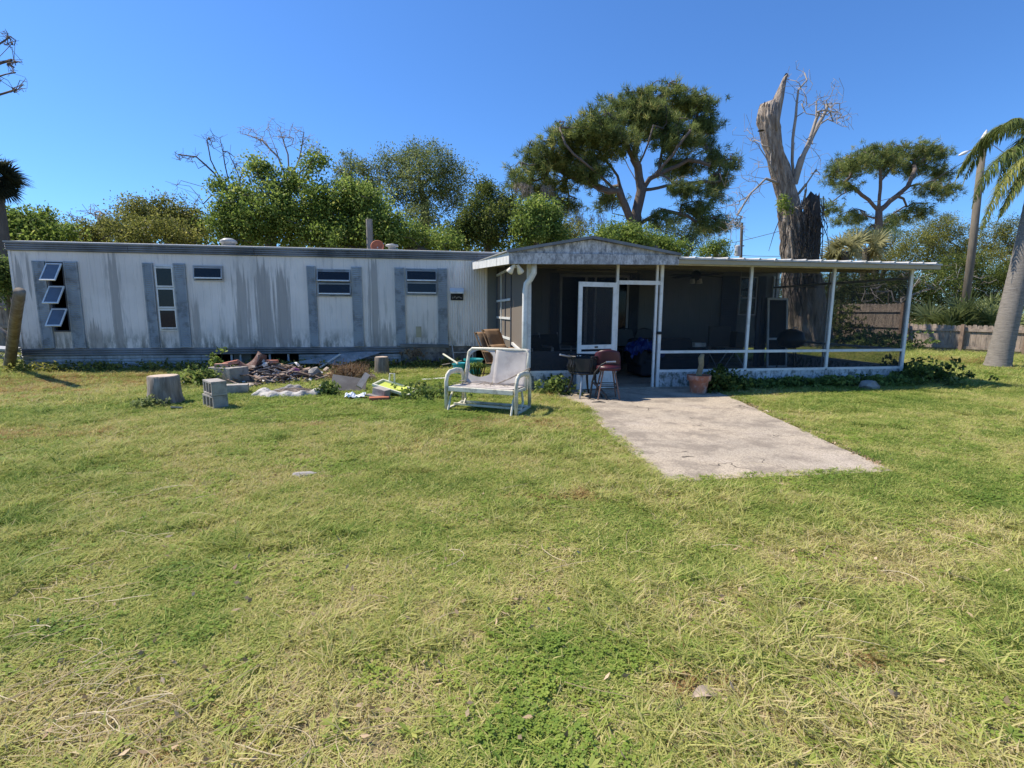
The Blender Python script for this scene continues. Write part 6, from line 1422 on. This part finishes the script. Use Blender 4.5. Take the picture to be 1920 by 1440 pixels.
def px_of(px, py): q = at(px, py, Z=0); return q.x, q.y
DRY = [(60, 812, 1.1, .35), (20, 1330, .5, .3), (1080, 620, .1, .1), (200, 1420, .35, .2), (780, 1290, .3, .15), (640, 1400, .3, .15), (1330, 1150, .4, .2), (1640, 1060, .6, .3), (1290, 1290, .2, .1), (1620, 880, .4, .12)]
def layer(n, x0, x1, y0, y1, smul, kind):
    x, y = scatter(n, x0, x1, y0, y1)
    patch = fbm(x, y, .55, 3); mid = fbm(x, y, 1.7, 9); fine = vnoise(x, y, 7, 21)
    gt = .48+(patch-.5)*.9+(mid-.5)*1.15+(fine-.5)*.55
    gt += np.clip((y-5)/6, 0, 1)*.03
    for (a, b, rx, ry) in DRY:
        cx_, cy_ = px_of(a, b); gt -= .5*np.exp(-(((x-cx_)/rx)**2+((y-cy_)/ry)**2))
    gt += .0*np.clip((x-3)/3, 0, 1)*np.clip((y-3.5)/2, 0, 1)
    gt -= .2*np.exp(-((x+6)/2.2)**2-((y-10.5)/1.2)**2)       # reddish dry band before the skirting
    gt += .25*np.exp(-((x-1.5)/.5)**2-((y-4.1)/.5)**2)
    red = np.zeros(len(x))
    for (a, b, rx, ry, k_) in ((150, 715, 2.6, 1.1, .75), (330, 700, 1.6, .6, .6), (40, 735, 1.4, .9, .6), (60, 815, .7, .3, .7), (1040, 735, .5, .9, .55), (930, 800, .7, .35, .5), (1015, 795, .5, .3, .5), (650, 690, 1.0, .5, .7), (1780, 680, 1.3, .9, .6), (1900, 690, 1.2, .8, .4), (590, 800, .25, .12, .6), (1080, 935, .22, .08, .7), (1010, 938, .2, .08, .6), (1640, 1245, .05, .03, .8), (1300, 1280, .14, .08, .5), (420, 1390, .12, .08, .4)):
        cx_, cy_ = px_of(a, b); red = np.maximum(red, k_*np.exp(-(((x-cx_)/rx)**2+((y-cy_)/ry)**2)))
    red = (rng_.random(len(x)) < red*np.clip(fbm(x, y, 2.6, 55)*1.9-.15, .1, 1)).astype(float)*rng_.uniform(.5, 1, len(x))
    u = rng_.random(len(x)); clv = (u < np.clip((fbm(x, y, 1.1, 40)-.5)*1.3, .015, .16))
    clv |= (y > 6.5) & (x < .8) & (x > -2.6) & (u < .4)
    idx = np.where(u < .78, rng_.integers(0, 5, len(x)), rng_.integers(5, 8, len(x)))
    idx = np.where(clv, rng_.integers(8, 10, len(x)), idx)
    tall = (fbm(x, y, .9, 60) > .6) & (rng_.random(len(x)) < .25) | (np.abs(x-1.75) < .2) & (y > 3.6) & (y < 4.4) & (rng_.random(len(x)) < .4)
    tall |= (x > .7) & (y < 2.3) & (fbm(x, y, 1.6, 88) > .5) & (rng_.random(len(x)) < .35)
    near_wall = (y > 11.4) & (rng_.random(len(x)) < .5)
    idx = np.where(tall | near_wall, rng_.integers(10, 12, len(x)), idx)
    idx = np.where((rng_.random(len(x)) < np.clip((y-2.6)/2.0, .2, 1.0)) & (idx < 8), rng_.integers(12, 16, len(x)), idx)
    keep = rng_.random(len(x)) < np.clip(.3+gt*1.4, .34, 1)
    s = smul*rng_.uniform(.7, 1.3, len(x))
    X_.append(x[keep]); Y_.append(y[keep]); I_.append(idx[keep]); T_.append(np.clip(gt+rng_.normal(0, .12, len(x)), 0, 1)[keep]); S_.append(s[keep]); R_d.append(red[keep])
layer(34000, -3.2, 4.6, .8, 2.6, .75, 0)
layer(70000, -5.5, 7.5, 2.6, 4.6, .8, 0)
layer(90000, -9, 12, 4.6, 7.6, .95, 0)
layer(90000, -12, 18, 7.6, 13.2, 1.25, 0)
layer(22000, 9.4, 24, 8, 20, 2.0, 0)
layer(8000, -18, -8.9, 9, 22, 2.0, 0)
X_ = np.concatenate(X_); Y_ = np.concatenate(Y_); I_ = np.concatenate(I_); T_ = np.concatenate(T_); S_ = np.concatenate(S_); R_d = np.concatenate(R_d); n = len(X_)
print('tufts', n)
me = bpy.data.meshes.new('lawn_grass'); me.vertices.add(n); me.vertices.foreach_set('co', np.stack([X_, Y_, np.zeros(n)], 1).astype(np.float32).ravel())
for nm, typ, dat, key in (('idx', 'INT', I_.astype(np.int32), 'value'), ('itint', 'FLOAT', T_.astype(np.float32), 'value'), ('ired', 'FLOAT', R_d.astype(np.float32), 'value'), ('scl', 'FLOAT', S_.astype(np.float32), 'value'),
                          ('rot', 'FLOAT_VECTOR', np.stack([rng_.normal(0, .12, n), rng_.normal(0, .12, n), rng_.uniform(0, 6.283, n)], 1).astype(np.float32).ravel(), 'vector')):
    a = me.attributes.new(nm, typ, 'POINT'); a.data.foreach_set(key, dat)
lawn = bpy.data.objects.new('lawn_grass', me); C.objects.link(lawn); tag(lawn, 'patchy mown lawn of green and straw grass', None, None, 'stuff')
ng = bpy.data.node_groups.new('scatter_turf', 'GeometryNodeTree')
ng.interface.new_socket('Geometry', in_out='INPUT', socket_type='NodeSocketGeometry'); ng.interface.new_socket('Geometry', in_out='OUTPUT', socket_type='NodeSocketGeometry')
gi = ng.nodes.new('NodeGroupInput'); go = ng.nodes.new('NodeGroupOutput'); ip = ng.nodes.new('GeometryNodeInstanceOnPoints'); ci = ng.nodes.new('GeometryNodeCollectionInfo')
ci.inputs[0].default_value = lib; ci.inputs['Separate Children'].default_value = True; ci.inputs['Reset Children'].default_value = True
def na(nm, typ):
    x = ng.nodes.new('GeometryNodeInputNamedAttribute'); x.data_type = typ; x.inputs[0].default_value = nm; return x.outputs[0]
ip.inputs['Pick Instance'].default_value = True
ng.links.new(gi.outputs[0], ip.inputs['Points']); ng.links.new(ci.outputs[0], ip.inputs['Instance']); ng.links.new(na('idx', 'INT'), ip.inputs['Instance Index'])
ng.links.new(na('rot', 'FLOAT_VECTOR'), ip.inputs['Rotation']); ng.links.new(na('scl', 'FLOAT'), ip.inputs['Scale']); ng.links.new(ip.outputs[0], go.inputs[0])
md = lawn.modifiers.new('scatter', 'NODES'); md.node_group = ng
rn = np.random.default_rng(410); k = 170; u_ = rn.uniform(20, 1900, k); v_ = 760+rn.random(k)**.8*680
pts = np.array([tuple(at(a, b, Z=0)) for a, b in zip(u_, v_)]); pts[:, 2] = .03
ok = ~in_poly(pts[:, 0], pts[:, 1], SLn); pts = pts[ok]
V, Fc, t_ = leaves(pts, 1, .01, .04, .018, 411, 0, None, .2); np_obj('fallen_leaves', np_mesh('fallen_leaves', V, Fc, t_), M['litter'], None, kind='stuff', label='small brown fallen leaves sprinkled over the lawn')
k = 110; u_ = rn.uniform(-200, 2100, k); v_ = 770+rn.random(k)*680; V = []; Fc = []; T = []
for a, b in zip(u_, v_):                                # low rosette weeds
    c_ = np.array(at(a, b, Z=0))
    if in_poly(np.array([c_[0]]), np.array([c_[1]]), SLn)[0]: continue
    R_ = rn.uniform(.02, .055); tb = rn.uniform(.3, .9); nl = rn.integers(7, 13)
    for i in range(nl):
        az = i*2.4+rn.normal(0, .2); d = np.array((cos(az), sin(az), rn.uniform(.1, .5))); s_ = np.array((-sin(az), cos(az), 0)); l = R_*rn.uniform(.7, 1.2); w = l*.28; m = len(V)
        V += [c_+(0, 0, .015), c_+d*l*.5+s_*w*.5+(0, 0, .015), c_+d*l*.95+(0, 0, .012), c_+d*l*.5-s_*w*.5+(0, 0, .015)]; Fc.append((m, m+1, m+2, m+3)); T.append(min(1, max(0, tb+rn.normal(0, .12))))
np_obj('rosette_weeds', np_mesh('rosette_weeds', V, Fc, T), M['leaf_light'], None, kind='stuff', label='low broad leafed rosette weeds dotted about the lawn')
# --- long dry straws lying on the lawn
def straws(n, reg, seed, lab):
    rn = np.random.default_rng(seed); V = []; Fc = []; T = []
    for i in range(n):
        a, b, rx, ry = reg[rn.integers(len(reg))]; q = at(a+rn.normal(0, rx), min(1500, max(760, b+rn.normal(0, ry))), Z=0); az = rn.uniform(-.7, 1.4) if rn.random() < .7 else rn.uniform(0, 6.3); L = rn.uniform(.08, .34); k = 7; cv = rn.normal(0, 1.6); w = rn.uniform(.0009, .0019); p = np.array((q.x, q.y, rn.uniform(.008, .03))); m = len(V); t_ = rn.random(); zz = rn.uniform(-.1, .25)
        for j in range(k+1):
            d = np.array((cos(az), sin(az), zz*(1-2*j/k))); s_ = np.array((-sin(az), cos(az), 0)); V += [p-s_*w, p+s_*w, p+np.array((0, 0, w*1.6))]; p = p+d*L/k; az += cv*L/k*3+rn.normal(0, .08)
        for j in range(k):
            x = m+3*j; Fc += [(x, x+3, x+5, x+2), (x+1, x+2, x+5, x+4)]; T += [t_, t_]
    np_obj('dry_straw', np_mesh('dry_straw', V, Fc, T), M['straw'], None, kind='stuff', label=lab)
M['straw'] = leafmat('dry_straw', [(0, (.3, .235, .13)), (.5, (.46, .37, .22)), (1, (.6, .52, .35))], .15, .6)
straws(260, [(120, 1330, 140, 90), (60, 1160, 90, 70), (250, 1420, 200, 60), (120, 950, 160, 40)], 310, 'long dry straws matted on the lawn at lower left')
straws(130, [(960, 1150, 520, 170), (700, 1000, 400, 80), (1500, 1100, 250, 120)], 311, 'scattered long dry straws across the lawn')
